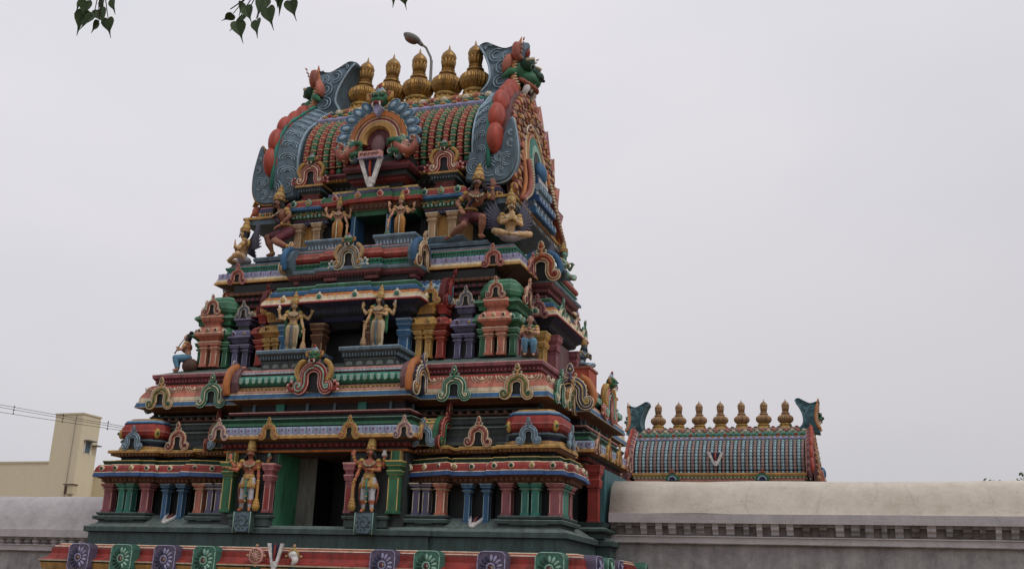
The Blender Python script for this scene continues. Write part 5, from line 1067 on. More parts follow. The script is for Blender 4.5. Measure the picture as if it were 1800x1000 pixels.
def body_mesh(t, J, skin, H, vox=.0105, extra=None, slim=1.0):
    """J: dict with pelvis, waist, chest, neck, head, legs [(hip,knee,ankle,toe)], arms [(shoulder,elbow,wrist,handdir,curl,side)]"""
    mb = MB(); k = skin; pv, wa, ch, nk, hd = [Vector(J[q]) for q in ('pelvis', 'waist', 'chest', 'neck', 'head')]
    ax = (ch-pv).normalized()
    Rt = Vector((0, 0, 1)).rotation_difference(ax).to_matrix()
    mb.ball(pv, (.092, .072, .075), k, 12, 9, None, True, Rt); mb.ball(wa, (.076*slim, .06*slim, .09), k, 12, 9, None, True, Rt)
    mb.ball(ch, (.115, .078, .1), k, 14, 10, None, True, Rt); mb.ball(ch+ax*.055, (.12, .06, .05), k, 12, 8, None, True, Rt)
    for s in (-1, 1): mb.ball(ch+Rt @ Vector((s*.05, -.05, .02)), (.05, .035, .042), k, 9, 7)
    mb.tube([ch+ax*.06, nk, hd-ax*.03], [.045, .034, .034], k, 10)
    yaw = J.get('yaw', 0); Ry = Matrix.Rotation(yaw, 3, 'Z'); hs = J.get('hs', 1.0)
    mb.ball(hd+Vector((0, 0, .008))*hs, (.057*hs, .064*hs, .070*hs), k, 14, 10, None, True, Ry); mb.ball(hd+Ry @ Vector((0, -.018, -.04))*hs, (.036*hs, .038*hs, .034*hs), k, 10, 8)
    mb.tube([hd+Ry @ Vector((0, -.058, .012))*hs, hd+Ry @ Vector((0, -.076, -.016))*hs], [.009*hs, .013*hs], k, 7)
    for s in (-1, 1):
        mb.ball(hd+Ry @ Vector((s*.06, .0, -.002))*hs, (.01*hs, .017*hs, .022*hs), k, 7, 5); mb.ball(hd+Ry @ Vector((s*.032, -.042, -.018))*hs, (.018*hs, .016*hs, .016*hs), k, 7, 5)
    for hp, kn, an, toe in J['legs']:
        limb(mb, hp, kn, .062, .044, k); limb(mb, kn, an, .046, .026, k, .2)
        an_, toe_ = Vector(an), Vector(toe); dd = (toe_-an_); ll = dd.length
        mb.tube([an_-dd*.25, an_+dd*.3, an_+dd*.75, toe_], [.024, .03, .028, .016], k, 8, .85)
        sd = Vector((0, 0, 1)).cross(dd.normalized()) if abs(dd.normalized().z) < .9 else Vector((1, 0, 0))
        for q in (-2, -1, 0, 1, 2): mb.ball(toe_+sd*.0095*q+dd.normalized()*(.008-.003*abs(q)), .0085, k, 6, 4)
    for a in J['arms']:
        sh, el, wr, hdn = a[:4]; limb(mb, sh, el, .036, .027, k); limb(mb, el, wr, .029, .019, k, .15); hand(mb, wr, hdn, k, J.get('hand', 1.12), a[4] if len(a) > 4 else .5, a[5] if len(a) > 5 else 1)
        mb.tube([ch+(Vector(sh)-ch)*.4, sh], [.05, .038], k, 8)
    o = mb.build('body', t); remesh(o, vox); return o
def jewels(t, J, k='goldpaint'):
    nk, ch = Vector(J['neck']), Vector(J['chest'])
    def loop(r, dz, rr, kk, nm, a0=0, a1=2*PI):
        mb = MB(); mb.tube([(nk.x+r*math.cos(a), nk.y+r*.78*math.sin(a)-(.032 if math.sin(a) < 0 else 0), nk.z+dz-(.035+r*.45)*max(-math.sin(a), 0)) for a in [a0+(a1-a0)*i/14 for i in range(15)]], rr, kk, 6)
        return mb
    mb = loop(.085, -.045, .0075, k, 'necklace'); m2 = loop(.09, -.05, .011, 'teal', '', PI, 2*PI); mb.add(m2.v, m2.f, 'teal', True)
    m2 = loop(.10, -.066, .009, 'darkred', '', PI, 2*PI); mb.add(m2.v, m2.f, 'darkred', True)
    for q in range(9): a = PI+PI*(q+.5)/9; mb.ball((nk.x+.09*math.cos(a), nk.y+.07*math.sin(a)-.036, nk.z-.055-.075*max(-math.sin(a), 0)), .014, 'cream' if q % 2 else k, 5, 4)
    mb.build('necklace', t)
    mb = MB(); mb.tube([(ch.x-.09, ch.y-.03, ch.z+.07), (ch.x-.03, ch.y-.092, ch.z), (ch.x+.05, ch.y-.085, ch.z-.07)], .007, 'cream', 5); mb.build('sacred_thread', t)
    for n_, a in enumerate(J['arms']):
        sh, el, wr = [Vector(q) for q in a[:3]]
        for p0, p1, tt, r, nm in ((sh, el, .55, .040, 'armlet'), (el, wr, .9, .027, 'bracelet')):
            mb = MB(); c = p0.lerp(p1, tt); d = (p1-p0).normalized(); mb.tube([c-d*.012, c+d*.012], r, k, 10); mb.build(nm, t)
        if n_ < 2:
            mb = MB(); mb.ball(sh+Vector((0, -.01, .012)), (.044, .046, .036), k, 9, 6)
            for q in range(6): mb.ball(sh+Vector((.042*math.cos(q), .042*math.sin(q), -.008)), .013, 'rust', 5, 4)
            mb.build('epaulette', t)
    for hp, kn, an, toe in J['legs']:
        an, kn = Vector(an), Vector(kn); d = (an-kn).normalized(); c = an-d*.02; mb = MB(); mb.tube([c-d*.01, c+d*.01], .034, k, 10); mb.build('anklet', t)
def mace(t, x, y, z0, z1, k='goldpaint', head='ochre', head_dn=True):
    mb = MB(); L_ = z1-z0; M = Matrix.Translation((x, y, z0))
    mb.lathe([(.025, 0), (.045, .01), (.03, .03), (.055, .05), (.062, L_*.2), (.05, L_*.25), (.057, L_*.28), (.04, L_*.36), (.044, L_*.4), (.026, L_*.46), (.022, L_*.7), (.018, L_), (.03, L_+.02), (.01, L_+.04)], head, 12, M)
    for q in (.06, .1, .14, .19, .25, .33): mb.lathe([(.058-.03*abs(q-.15)*3, L_*q), (.064-.03*abs(q-.15)*3, L_*q+.006), (.058-.03*abs(q-.15)*3, L_*q+.012)], k, 12, M)
    mb.build('mace', t)
def standing(name_label, grp, loc, H, mx, kind, rz=0):
    """four-armed door guardian; mx=+1: mace in the hand on the viewer's right"""
    t = empty('guardian_statue', loc, rz, H); tag(t, name_label, 'statue', grp)
    m = mx
    def X(p): return (p[0]*m, p[1], p[2])
    if kind == 1:
        J = dict(pelvis=(.0, 0, .50), waist=(.0, 0, .60), chest=(0, 0, .71), neck=(0, 0, .825), head=(0, -.01, .915), yaw=0 if m > 0 else -.55)
        J['legs'] = [(X((-.055, 0, .49)), X((-.065, -.02, .26)), X((-.075, 0, .035)), X((-.10, -.07, .015))), (X((.055, 0, .49)), X((.065, -.02, .26)), X((.06, 0, .035)), X((.075, -.075, .015)))]
        if m > 0:
            J['arms'] = [((.13, 0, .775), (.155, -.01, .62), (.165, -.03, .47), (0, 0, -1), .7, 1), ((-.13, 0, .775), (-.19, -.06, .64), (-.30, -.12, .66), (-1, -.1, .2), .5, 1),
                         ((.12, .03, .79), (.24, .05, .72), (.29, .03, .82), (0, 0, 1), .3, 1), ((-.12, .03, .79), (-.26, .04, .70), (-.33, .02, .80), (-.1, 0, 1), .3, -1)]
        else:
            J['arms'] = [((-.13, 0, .775), (-.165, -.02, .62), (-.215, -.05, .47), (-.1, 0, -1), .7, 1), ((.13, 0, .775), (.17, -.04, .64), (.06, -.11, .64), (-1, 0, .1), .6, 1),
                         ((.12, .03, .79), (.2, .05, .70), (.22, .0, .82), (0, 0, 1), .3, 1), ((-.12, .03, .79), (-.24, .05, .74), (-.28, .03, .85), (0, 0, 1), .3, -1)]
        skin, cr, gar, leg = 'skinred', 'goldpaint', 'goldpaint', 'cloth_grey'
    elif kind == 2:
        J = dict(pelvis=(0, 0, .50), waist=(0, 0, .60), chest=(0, 0, .71), neck=(0, 0, .825), head=(0, -.01, .915), yaw=0 if m > 0 else -.6)
        J['legs'] = [(X((-.055, 0, .49)), X((-.06, -.02, .26)), X((-.065, 0, .035)), X((-.08, -.07, .015))), (X((.055, 0, .49)), X((.055, -.02, .26)), X((.05, 0, .035)), X((.06, -.075, .015)))]
        J['arms'] = [(X((.13, 0, .775)), X((.17, -.03, .61)), X((.22, -.06, .46)), X((.1, 0, -1)), .7, 1), (X((-.13, 0, .775)), X((-.17, -.05, .63)), (X((-.08, -.12, .64)) if m < 0 else X((-.2, -.12, .63))), X((1, -.2, .1) if m < 0 else (-1, 0, 0)), .6, 1),
                     (X((.12, .03, .78)), X((.27, .05, .68)), X((.34, .03, .80)), X((-.1, 0, 1)), .3, 1), (X((-.12, .03, .78)), X((-.26, .04, .66)), X((-.30, .02, .80)), X((.1, 0, 1)), .3, -1)]
        skin, cr, gar, leg = 'skingold', 'goldpaint', 'cloth_cream', 'cloth_cream'
    else:
        J = dict(pelvis=(0, 0, .50), waist=(0, 0, .60), chest=(0, 0, .71), neck=(0, 0, .825), head=(0, -.01, .915), yaw=-.3)
        J['legs'] = [((-.055, 0, .49), (-.06, -.02, .26), (-.06, 0, .035), (-.08, -.07, .015)), ((.055, 0, .49), (.06, -.02, .26), (.06, 0, .035), (.07, -.075, .015))]
        J['arms'] = [(X((.13, 0, .775)), X((.18, -.03, .63)), X((.24, -.06, .50)), X((.1, -.1, -1)), .7, 1), (X((-.13, 0, .775)), X((-.18, -.06, .64)), X((-.27, -.12, .66)), X((-1, -.3, .3)), .5, 1),
                     (X((.12, .03, .78)), X((.25, .05, .68)), X((.28, .0, .82)), (0, 0, 1), .3, 1), (X((-.12, .03, .78)), X((-.26, .04, .70)), X((-.31, .0, .82)), (0, 0, 1), .3, -1)]
        skin, cr, gar, leg = 'skinpink', 'goldpaint', 'cloth_orange', 'cloth_orange'
    body_mesh(t, J, skin, H); head_parts(t, J['head'], 1.05, J['yaw'], skin, cr, kind == 1, .30 if kind == 1 else .24)
    jewels(t, J)
    mb = MB()
    if kind == 1:       # leggings and short skirt
        for hp, kn, an, toe in J['legs']: limb(mb, hp, kn, .068, .05, leg); limb(mb, kn, lerp(kn, an, .8), .05, .034, leg)
        o = mb.build('leggings', t); remesh(o, .011)
        mb = MB(); mb.lathe([(.085, .585), (.098, .56), (.092, .54), (.105, .50), (.125, .42), (.135, .385), (.128, .38)], 'goldpaint', 16, Matrix.Scale(.85, 4, (0, 1, 0)))
        for i in range(12): a = 2*PI*i/12; mb.ball((.13*math.cos(a), .11*math.sin(a), .40), (.025, .02, .05), 'ochre', 6, 5)
        mb.ball((0, -.1, .52), (.05, .03, .035), 'ochre', 8, 6)
        mb.build('skirt', t)
        mb = MB(); mb.tube([(0, -.11, .50), (0, -.12, .38), (.005, -.09, .26), (0, -.08, .12)], [.028, .03, .026, .012], 'teal', 8, .5); 
        for q in range(5): mb.ball((0, -.125+.008*q, .46-.075*q), (.022, .015, .014), 'goldpaint', 6, 4)
        for s in (-1, 1): mb.tube([(s*.11, .02, .5), (s*.15, .03, .38), (s*.14, .03, .22), (s*.12, .03, .12)], [.02, .025, .022, .012], 'rust', 6, .6)
        mb.build('sash', t)
        mace(t, (.175 if m > 0 else -.225), -.06, 0.01, .43)
        mb = MB()
        if m > 0: mb.ball((.29, .03, .90), (.03, .03, .045), 'mint', 8, 6)
        else: mb.lathe([(.035, .86), (.045, .88), (.03, .92), (.03, .95), (.01, .96)], 'white', 9, Matrix.Translation((.22, 0, .0))); 
        mb.build('raised_emblem', t)
    else:
        for hp, kn, an, toe in J['legs']: limb(mb, hp, kn, .075, .062, leg, .05); limb(mb, kn, lerp(kn, an, .92), .062, .046, leg, .05)
        mb.ball(J['pelvis'], (.105, .082, .07), leg, 12, 9)
        o = mb.build('dhoti', t); remesh(o, .011)
        mb = MB(); mb.tube([(0, -.10, .55), (0, -.11, .38), (.0, -.10, .22), (0, -.08, .06)], [.02, .026, .024, .03], ('slate' if kind == 2 else 'cream'), 8, .5)
        mb.lathe([(.092, .53), (.1, .545), (.1, .56), (.09, .575)], 'goldpaint', 16, Matrix.Scale(.82, 4, (0, 1, 0)))
        for s in (-1, 1):
            for q in range(3): mb.tube([(s*(.03+.03*q), -.085, .48), (s*(.04+.03*q), -.09, .3), (s*(.035+.03*q), -.07, .1)], .007, 'ochre' if kind == 3 else 'tan', 4)
        mb.build('waist_sash', t)
        if kind == 2:
            mb = MB()
            for s in (-1, 1): mb.tube(cat_rom([(s*.06, .0, .82), (s*.125, .0, .80), (s*.15, .03, .68), (s*.14, .03, .5), (s*.15, .03, .3)], 4), [.02]+[.035]*14+[.03, .015], 'green', 8, .6)
            mb.build('shawl', t)
            mace(t, m*.24, -.07, .01, .42, 'tan', 'tan')
            mb = MB(); mb.ball((m*-.30, .02, .9), (.025, .025, .04), 'white', 8, 6); mb.build('raised_emblem', t)
        else:
            mb = MB(); mb.tube([(m*.245, -.08, .47), (m*.25, -.11, .3), (m*.25, -.12, .16)], [.018, .024, .03], 'tan', 8); mb.ball((m*.25, -.12, .11), (.06, .06, .07), 'teal', 12, 8)
            for q in range(8): a = 2*PI*q/8; mb.tube([(m*.25+.03*math.cos(a), -.12+.03*math.sin(a), .17), (m*.25+.062*math.cos(a), -.12+.062*math.sin(a), .11), (m*.25+.02*math.cos(a), -.12+.02*math.sin(a), .04)], .007, 'goldpaint', 4)
            mb.build('mace', t)
    return t
G = 'door guardian statues on the tower front'
standing('red-skinned guardian statue in grey leggings standing left of the large bottom doorway', G, (-1.41, YC-4.14, 1.645), 1.33, 1, 1, rad(16))
standing('red-skinned guardian statue in grey leggings standing right of the large bottom doorway', G, (1.43, YC-4.14, 1.645), 1.33, -1, 1, rad(10))
standing('pale gold guardian statue in cream robe and green shawl, left of the middle opening', G, (-1.08, YC-3.5, 5.215), 1.18, 1, 2, rad(18))
standing('pale gold guardian statue in cream robe and green shawl, right of the middle opening', G, (1.06, YC-3.5, 5.215), 1.2, -1, 2, rad(6))
standing('pink-skinned guardian statue in orange dhoti, left of the topmost opening', G, (-.80, YC-2.35, 8.145), 1.04, 1, 3, rad(14))
standing('pink-skinned guardian statue in orange dhoti, right of the topmost opening', G, (.86, YC-2.35, 8.145), 1.04, -1, 3, rad(14))

def crouching(label, loc, rz, mx, H):
    t = empty('crouching_statue', loc, rz, H); tag(t, label, 'statue', 'crouching giants under the roof ends')
    X = lambda p: (p[0]*mx, p[1], p[2])
    J = dict(pelvis=X((.10, .06, .36)), waist=X((.07, .02, .46)), chest=X((0, -.03, .57)), neck=X((-.02, -.06, .68)), head=X((-.03, -.09, .77)), yaw=.25*mx, hand=1.3)
    J['legs'] = [(X((.04, .04, .34)), X((-.13, -.16, .27)), X((-.09, -.06, .035)), X((-.15, -.13, .018))), (X((.15, .06, .33)), X((.12, -.16, .16)), X((.33, -.02, .05)), X((.40, .02, .03)))]
    J['arms'] = [(X((-.13, -.03, .64)), X((-.24, -.05, .56)), X((-.22, -.06, .72)), (0, 0, 1), .2, 1), (X((.13, -.01, .64)), X((.25, -.02, .52)), X((.17, -.10, .40)), X((-.3, -.6, -.5)), .6, 1)]
    body_mesh(t, J, 'skinbrown', H, .011); head_parts(t, J['head'], 1.15, J['yaw'], 'skinbrown', 'goldpaint', True, .2)
    jewels(t, J)
    mb = MB()
    for hp, kn, an, toe in J['legs']: limb(mb, hp, lerp(hp, kn, .7), .072, .06, 'maroon', .05)
    mb.ball(J['pelvis'], (.105, .088, .075), 'maroon', 12, 9); o = mb.build('breeches', t); remesh(o, .011)
    mb = MB(); c = Vector(J['waist']); mb.tube([c+Vector((.09*math.cos(a), .075*math.sin(a), -.03)) for a in [2*PI*i/14 for i in range(15)]], .014, 'goldpaint', 6)
    ch = Vector(J['chest']); mb.tube([ch+Vector((-mx*.1, -.03, .06)), ch+Vector((0, -.095, -.02)), ch+Vector((mx*.08, -.06, -.12))], .018, 'indigo', 7); mb.build('belt', t)
    return t
crouching('brown moustached giant with gold crown crouching under the left end of the roof', (-2.5, YC-2.1, 8.05), rad(-34), 1, 1.78)
crouching('brown moustached giant with gold crown crouching under the right end of the roof', (2.72, YC-2.2, 8.02), rad(12), -1, 1.78)

def garuda(label, loc, rz, H, skin='skingold', wing=True):
    t = empty('winged_statue', loc, rz, H); tag(t, label, 'statue', 'seated winged figures on the top ledge')
    J = dict(pelvis=(0, .02, .09), waist=(0, .01, .19), chest=(0, 0, .31), neck=(0, 0, .42), head=(0, -.015, .515), hs=1.0)
    J['legs'] = [((-.06, 0, .09), (-.25, -.10, .10), (-.03, -.2, .045), (.06, -.21, .035)), ((.06, 0, .09), (.27, -.10, .10), (.10, -.2, .045), (.02, -.23, .035))]
    J['arms'] = [((-.125, 0, .375), (-.15, -.08, .24), (-.022, -.14, .30), (.15, -.1, 1), .1, 1), ((.125, 0, .375), (.15, -.08, .24), (.022, -.14, .30), (-.15, -.1, 1), .1, -1)]
    body_mesh(t, J, skin, H, .011); head_parts(t, J['head'], 1.1, 0, skin, 'goldpaint', True, .22); jewels(t, J)
    mb = MB(); mb.ball((0, .03, .07), (.15, .12, .07), 'cloth_grey', 12, 8)
    for s in (-1, 1): limb(mb, (s*.06, .01, .09), (s*.2, -.08, .09), .07, .055, 'skinpale' if s > 0 else 'skinpale', .05)
    o = mb.build('loincloth', t); remesh(o, .012)
    for s in (-1, 1):
        mb = MB()
        for q in range(9):
            a = .35+q*.16; ln = .40-.02*q
            b = Vector((s*.1, .07, .36-.012*q)); e = b+Vector((s*math.sin(a)*ln, .10+.01*q, math.cos(a)*ln)); md = b.lerp(e, .5)+Vector((s*.03, .03, 0))
            mb.tube([b, md, e], [.03, .034, .008], 'wing', 6, .5)
        mb.ball((s*.13, .06, .34), (.06, .03, .07), 'goldpaint', 8, 6); mb.build('wing', t)
    return t
garuda('seated winged figure with joined palms, on the left end of the top ledge', (-3.50, YC-2.2, 7.86), rad(-52), 1.55)
garuda('seated winged figure with spread grey wings, on the right corner of the top ledge', (3.60, YC-2.2, 7.94), rad(30), 1.6)
# tail of the left one
def flute(label, loc, rz, H):
    t = empty('flute_player_statue', loc, rz, H); tag(t, label, 'statue', 'seated flute players on the tower corners')
    J = dict(pelvis=(0, .03, .30), waist=(0, .02, .40), chest=(0, 0, .51), neck=(0, -.01, .62), head=(0, -.025, .71), hs=1.05)
    J['legs'] = [((-.05, 0, .29), (-.08, -.2, .29), (-.06, -.17, .05), (-.07, -.25, .02)), ((.06, 0, .29), (.09, -.2, .28), (.08, -.14, .05), (.1, -.22, .02))]
    J['arms'] = [((-.12, 0, .575), (-.16, -.08, .45), (-.05, -.17, .50), (.7, -.4, .2), .6, 1), ((.12, 0, .575), (.16, -.08, .45), (.03, -.17, .46), (-.7, -.4, .1), .6, -1)]
    body_mesh(t, J, 'skinpink', H, .0105); head_parts(t, J['head'], 1.05, 0, 'skinpink', None, False, .1, True, bun=True); jewels(t, J)
    mb = MB(); mb.ball((0, .02, .3), (.11, .09, .08), 'cloth_blue', 12, 9)
    for hp, kn, an, toe in J['legs']: limb(mb, hp, kn, .075, .06, 'cloth_blue', .05); limb(mb, kn, lerp(kn, an, .8), .06, .045, 'cloth_blue', .05)
    o = mb.build('trousers', t); remesh(o, .011)
    mb = MB(); mb.ball((0, .0, .52), (.124, .088, .095), 'rust', 12, 9); mb.tube([(-.08, -.05, .6), (0, -.1, .55), (.08, -.05, .6)], .02, 'green', 7); mb.build('blouse', t)
    mb = MB(); mb.tube([(0, -.10, .68), (-.01, -.17, .57), (-.02, -.24, .42), (-.022, -.26, .39)], [.009, .011, .012, .022], 'brown', 8); mb.build('flute', t)
    mb = MB(); mb.ball((0, .1, .13), (.17, .17, .16), 'soffit', 10, 8); mb.build('rock_seat', t)
    return t
flute('small flute player in blue trousers seated on the left corner of the middle ledge', (-4.22, YC-2.98, 4.98), rad(-70), 1.18)
flute('small flute player in blue trousers seated on the right corner of the middle ledge', (4.42, YC-2.98, 4.98), rad(12), 1.18)
# figures on the right-hand side of the tower
def simple_seated(name, label, loc, rz, H, skin, cloth, grp=None, wings=False):
    t = empty(name, loc, rz, H); tag(t, label, 'statue', grp)
    J = dict(pelvis=(0, .03, .12), waist=(0, .02, .22), chest=(0, 0, .33), neck=(0, -.01, .44), head=(0, -.025, .53), hs=1.05)
    J['legs'] = [((-.05, 0, .11), (-.2, -.14, .12), (-.04, -.2, .05), (.04, -.22, .03)), ((.06, 0, .11), (.2, -.14, .12), (.08, -.2, .05), (0, -.24, .03))]
    J['arms'] = [((-.12, 0, .39), (-.17, -.06, .27), (-.08, -.15, .3), (.7, -.4, .4), .5, 1), ((.12, 0, .39), (.17, -.06, .27), (.08, -.15, .3), (-.7, -.4, .4), .5, -1)]
    body_mesh(t, J, skin, H, .012); head_parts(t, J['head'], 1.05, 0, skin, 'goldpaint', False, .18); jewels(t, J)
    mb = MB(); mb.ball((0, .02, .1), (.13, .11, .08), cloth, 12, 9)
    for hp, kn, an, toe in J['legs']: limb(mb, hp, kn, .07, .055, cloth, .05)
    o = mb.build('dhoti', t); remesh(o, .012)
    if wings:
        for s in (-1, 1):
            mb = MB()
            for q in range(6):
                a = .1+q*.16; ln = .42-.03*q; b = Vector((s*.1, .07, .36)); e = b+Vector((s*math.sin(a)*ln, .08, math.cos(a)*ln)); mb.tube([b, b.lerp(e, .5)+Vector((s*.02, .02, 0)), e], [.03, .032, .006], 'wing', 6, .5)
            mb.build('wing', t)
    return t
simple_seated('winged_statue', 'green-faced winged figure on the right side of the tower, dark wing tip against the sky', (4.38, YC-.5, 7.42), rad(80), 1.3, 'mint', 'slate', 'seated winged figures on the top ledge', True)
simple_seated('seated_statue', 'grey seated figure on an orange plinth on the right side of the tower', (4.87, YC-.25, 5.31), rad(60), 1.0, 'slate', 'paleblue')
mb = MB(); mb.box(4.6, 5.1, YC-.6, YC+.1, 4.75, 5.3, 'fieryorange'); mb.box(4.57, 5.13, YC-.63, YC+.13, 5.26, 5.31, 'rust'); tag(mb.build('statue_plinth'), 'orange plinth carrying the grey seated statue on the right side', 'plinth')
simple_seated('seated_statue', 'small red-robed figure seated behind the lowest right side arch', (5.25, YC+.75, 4.7), rad(60), .75, 'skinbrown', 'rust')

# ================================================================== SECOND TOWER, further back
T2 = empty('far_temple_tower', (5.8, 40, 0), 0, .7); tag(T2, 'second, more distant temple tower with a long ribbed blue and brown barrel roof', 'temple tower')
z2 = 4.68/.7
build_roof(T2, z2, 4.35, ('skyblue', 'dustyrose', 'slate'), 44, ('panelgreen', 'dustyrose'))
for sg in (-1, 1): build_end(T2, z2, 4.35, sg, ('violetbrown', 'pink'), False, ('seablue', 'slate'), .45)
mb = MB(); P = rect(-4.3, 4.3, -1.8, 1.8)
mb.ring(P, [(-.1, -3.4, 'granite'), (-.1, z2-1.2, 'pink'), (0, z2-1.1, 'pink'), (0, z2-.3, 'pink'), (.08, z2-.25, 'green'), (.08, z2-.15, 'ochre'), (.12, z2-.05, 'ochre'), (.1, z2+.02, 'dark')])
row(mb, P, .08, z2-.22, .2, f_bead('cream', .04, .03)); row(mb, P, 0, z2-.42, .25, f_bead('tan', .08, .06)); mb.build('tower_body', T2)
for x in (-2.3, 2.25):
    mb = MB(); M = fr(x, -1.95, z2-.35, (0, -1))
    for r, hw, k in ((.3, .06, 'green'), (.2, .05, 'paleblue')): mb.band([(r*math.cos(a), r*math.sin(a)) for a in [PI*i/12 for i in range(13)]], hw, -.1, .06, k, M)
    mb.prism([(.16*math.cos(a), .16*math.sin(a)) for a in [2*PI*i/12 for i in range(12)]], -.1, 0, 'indigo', M)
    for q in ((0, .42), (-.1, .38), (.1, .38), (0, .52)): mb.ball((q[0], q[1], 0), .07, 'rust', 7, 5, M)
    mb.build('roof_arch', T2)
nm2 = namam(T2, fr(-.05, -2.0, z2+.72, (0, -1), .05) @ Matrix.Scale(.62, 4, (0, 1, 0)) @ Matrix.Scale(1.1, 4, (1, 0, 0)), 1.3)
ml = ['leftmost gold pot finial of the distant tower, beside its left horn', 'second gold pot finial from the left on the distant tower', 'third gold pot finial from the left on the distant tower', 'middle gold pot finial of the seven on the distant tower, a twig leaning on it',
      'third gold pot finial from the right on the distant tower', 'second gold pot finial from the right on the distant tower', 'rightmost gold pot finial of the distant tower, beside its right horn']
F1 = finial('', None, 'oldmetal'); rl_ = random.Random(3)
for i in range(7):
    o = F1 if i == 0 else copy_tree(F1); o.rotation_euler = (rad(rl_.uniform(-1.5, 1.5)), rad(rl_.uniform(-1.5, 1.5)), i*.3); o.scale = (.66, .66, .62); o.location = (3.42+i*.785, 40, 4.68+2.6*.7)
    tag(o, ml[i].replace(', a twig leaning on it', ''), 'finial', 'gold pot finials along the ridge of the distant tower')

# ================================================================== COMPOUND WALL
def wall(name, x0, x1, dz, y, label, kslope, seed, fh=.28, ks=1.0):
    t = empty(name, ((x0+x1)/2, y, GZ)); tag(t, label, 'wall'); a, b = x0-(x0+x1)/2, x1-(x0+x1)/2; z = -GZ+dz; rnd = random.Random(seed)
    zt = 1.74+z; zb = zt-fh
    mb = MB(); mb.box(a, b, .12, 1.5, -.3, zb-.13, 'wallgrey'); mb.box(a, b, .06, 1.45, zb-.13, zb, 'limewash_grey'); mb.box(a, b, .045, 1.4, zb-.15, zb-.128, 'wallgrime'); mb.build('wall_face', t)
    mb = MB(); mb.box(a, b, .14, 1.4, zb-.001, zt, 'wallgrime'); mb.box(a, b, .03, 1.4, zb, zb+.02, 'limewash_grey'); mb.box(a, b, .09, .2, zt-.06, zt+.002, 'wallgrey'); mb.build('frieze_back', t)
    mb = MB(); x = a+.1
    while x < b-.1:
        w_ = rnd.uniform(.05, .085)
        if kslope == 'limewash':
            hh = rnd.uniform(.8, 1.0)*fh/.37; mb.prism([(p.x, p.y*hh+fh-.37*hh) for p in cat_rom([(0, .0, 0), (-.05, .04, 0), (-.07, .12, 0), (-.13, .2, 0), (-.12, .28, 0), (-.15, .37, 0), (0, .37, 0)], 2)][::-1], 0, 2*w_, rnd.choice(['wallgrey', 'limewash_grey', 'wallgrime', 'limewash_grey']), Matrix(((0, 0, 1, x-w_), (1, 0, 0, .17), (0, 1, 0, zb+.002), (0, 0, 0, 1))))
        else:
            q = fh/.4; mb.lathe([(.07, 0), (.10, .03*q), (.07, .07*q), (.12, .16*q), (.125, .22*q), (.07, .3*q), (.1, .34*q), (.12, .4*q)], 'limewash_grey' if rnd.random() < .5 else 'wallgrey', 10, Matrix.Translation((x, .17, zb)))
        x += rnd.uniform(.26, .33)
    mb.build('bracket_row', t)
    mb = MB(); mb.box(a, b, -.02, 1.4, 1.74+z, 1.93+z, 'limewash_grey')
    n = max(2, int((b-a)/1.0)); prof = [(0.0, 1.93), (.03, 1.99), (.07, 2.15), (.14, 2.36), (.24, 2.52), (.36, 2.61), (.5, 2.66), (.75, 2.66), (1.0, 2.5), (1.3, 1.9)]
    vs = []
    for i in range(n+1):
        xx = a+(b-a)*i/n
        for p in prof: vs.append((xx, p[0]+rnd.uniform(-.012, .012), 1.93+(p[1]-1.93)*ks+z+rnd.uniform(-.014, .014)))
    m = len(prof); fs = [(i*m+j, (i+1)*m+j, (i+1)*m+j+1, i*m+j+1) for i in range(n) for j in range(m-1)]+[tuple(range(m)), tuple(reversed(range(n*m, (n+1)*m)))]
    mb.add(vs, fs, kslope, True); mb.build('coping', t); return t
wall('compound_wall', 5.72, 40, 0, 22.95, 'long weathered cream limewashed compound wall with sloping top, right of the temple tower', 'limewash', 3)
wall('compound_wall', -40, -6.15, -.53, 22.95, 'lower grey-white compound wall with baluster frieze, left of the temple tower', 'limewash_grey', 5, .21, 1.22)

# ================================================================== HOUSE
H = empty('yellow_house', (-31, 45, GZ)); tag(H, 'plain pale yellow house with a tall flat-topped stair tower behind the left wall', 'house'); hz = -GZ
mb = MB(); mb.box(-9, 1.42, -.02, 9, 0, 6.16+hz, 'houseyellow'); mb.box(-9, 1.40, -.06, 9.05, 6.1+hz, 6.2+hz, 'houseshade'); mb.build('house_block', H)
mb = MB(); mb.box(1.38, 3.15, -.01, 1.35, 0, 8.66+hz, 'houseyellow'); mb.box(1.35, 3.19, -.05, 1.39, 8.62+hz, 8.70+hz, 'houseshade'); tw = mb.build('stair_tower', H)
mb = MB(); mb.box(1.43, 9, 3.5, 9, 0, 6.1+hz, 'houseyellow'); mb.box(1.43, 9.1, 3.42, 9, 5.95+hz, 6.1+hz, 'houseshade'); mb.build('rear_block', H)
mb = MB(); mb.box(3.152, 3.17, .42, .8, 6.7+hz, 7.25+hz, 'slate'); mb.box(3.155, 3.19, .38, .42, 6.66+hz, 7.28+hz, 'white'); mb.box(3.155, 3.19, .8, .84, 6.66+hz, 7.28+hz, 'white'); mb.build('window', tw)
mb = MB(); mb.box(3.15, 3.45, .3, .95, 7.28+hz, 7.34+hz, 'lampgrey'); mb.build('sunshade', tw)
mb = MB(); mb.box(3.15, 3.5, .95, 1.3, 7.1+hz, 7.15+hz, 'lampgrey'); mb.build('sunshade', tw)
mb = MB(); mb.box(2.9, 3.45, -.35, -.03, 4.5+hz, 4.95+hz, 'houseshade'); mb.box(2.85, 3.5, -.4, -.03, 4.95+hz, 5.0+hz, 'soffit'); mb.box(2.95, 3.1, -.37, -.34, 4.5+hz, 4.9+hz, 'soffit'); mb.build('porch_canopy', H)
mb = MB(); mb.tube([(2.75, -.06, 8.6+hz), (2.72, -.06, 2+hz)], .014, 'lampgrey', 6); mb.build('drain_pipe', tw)

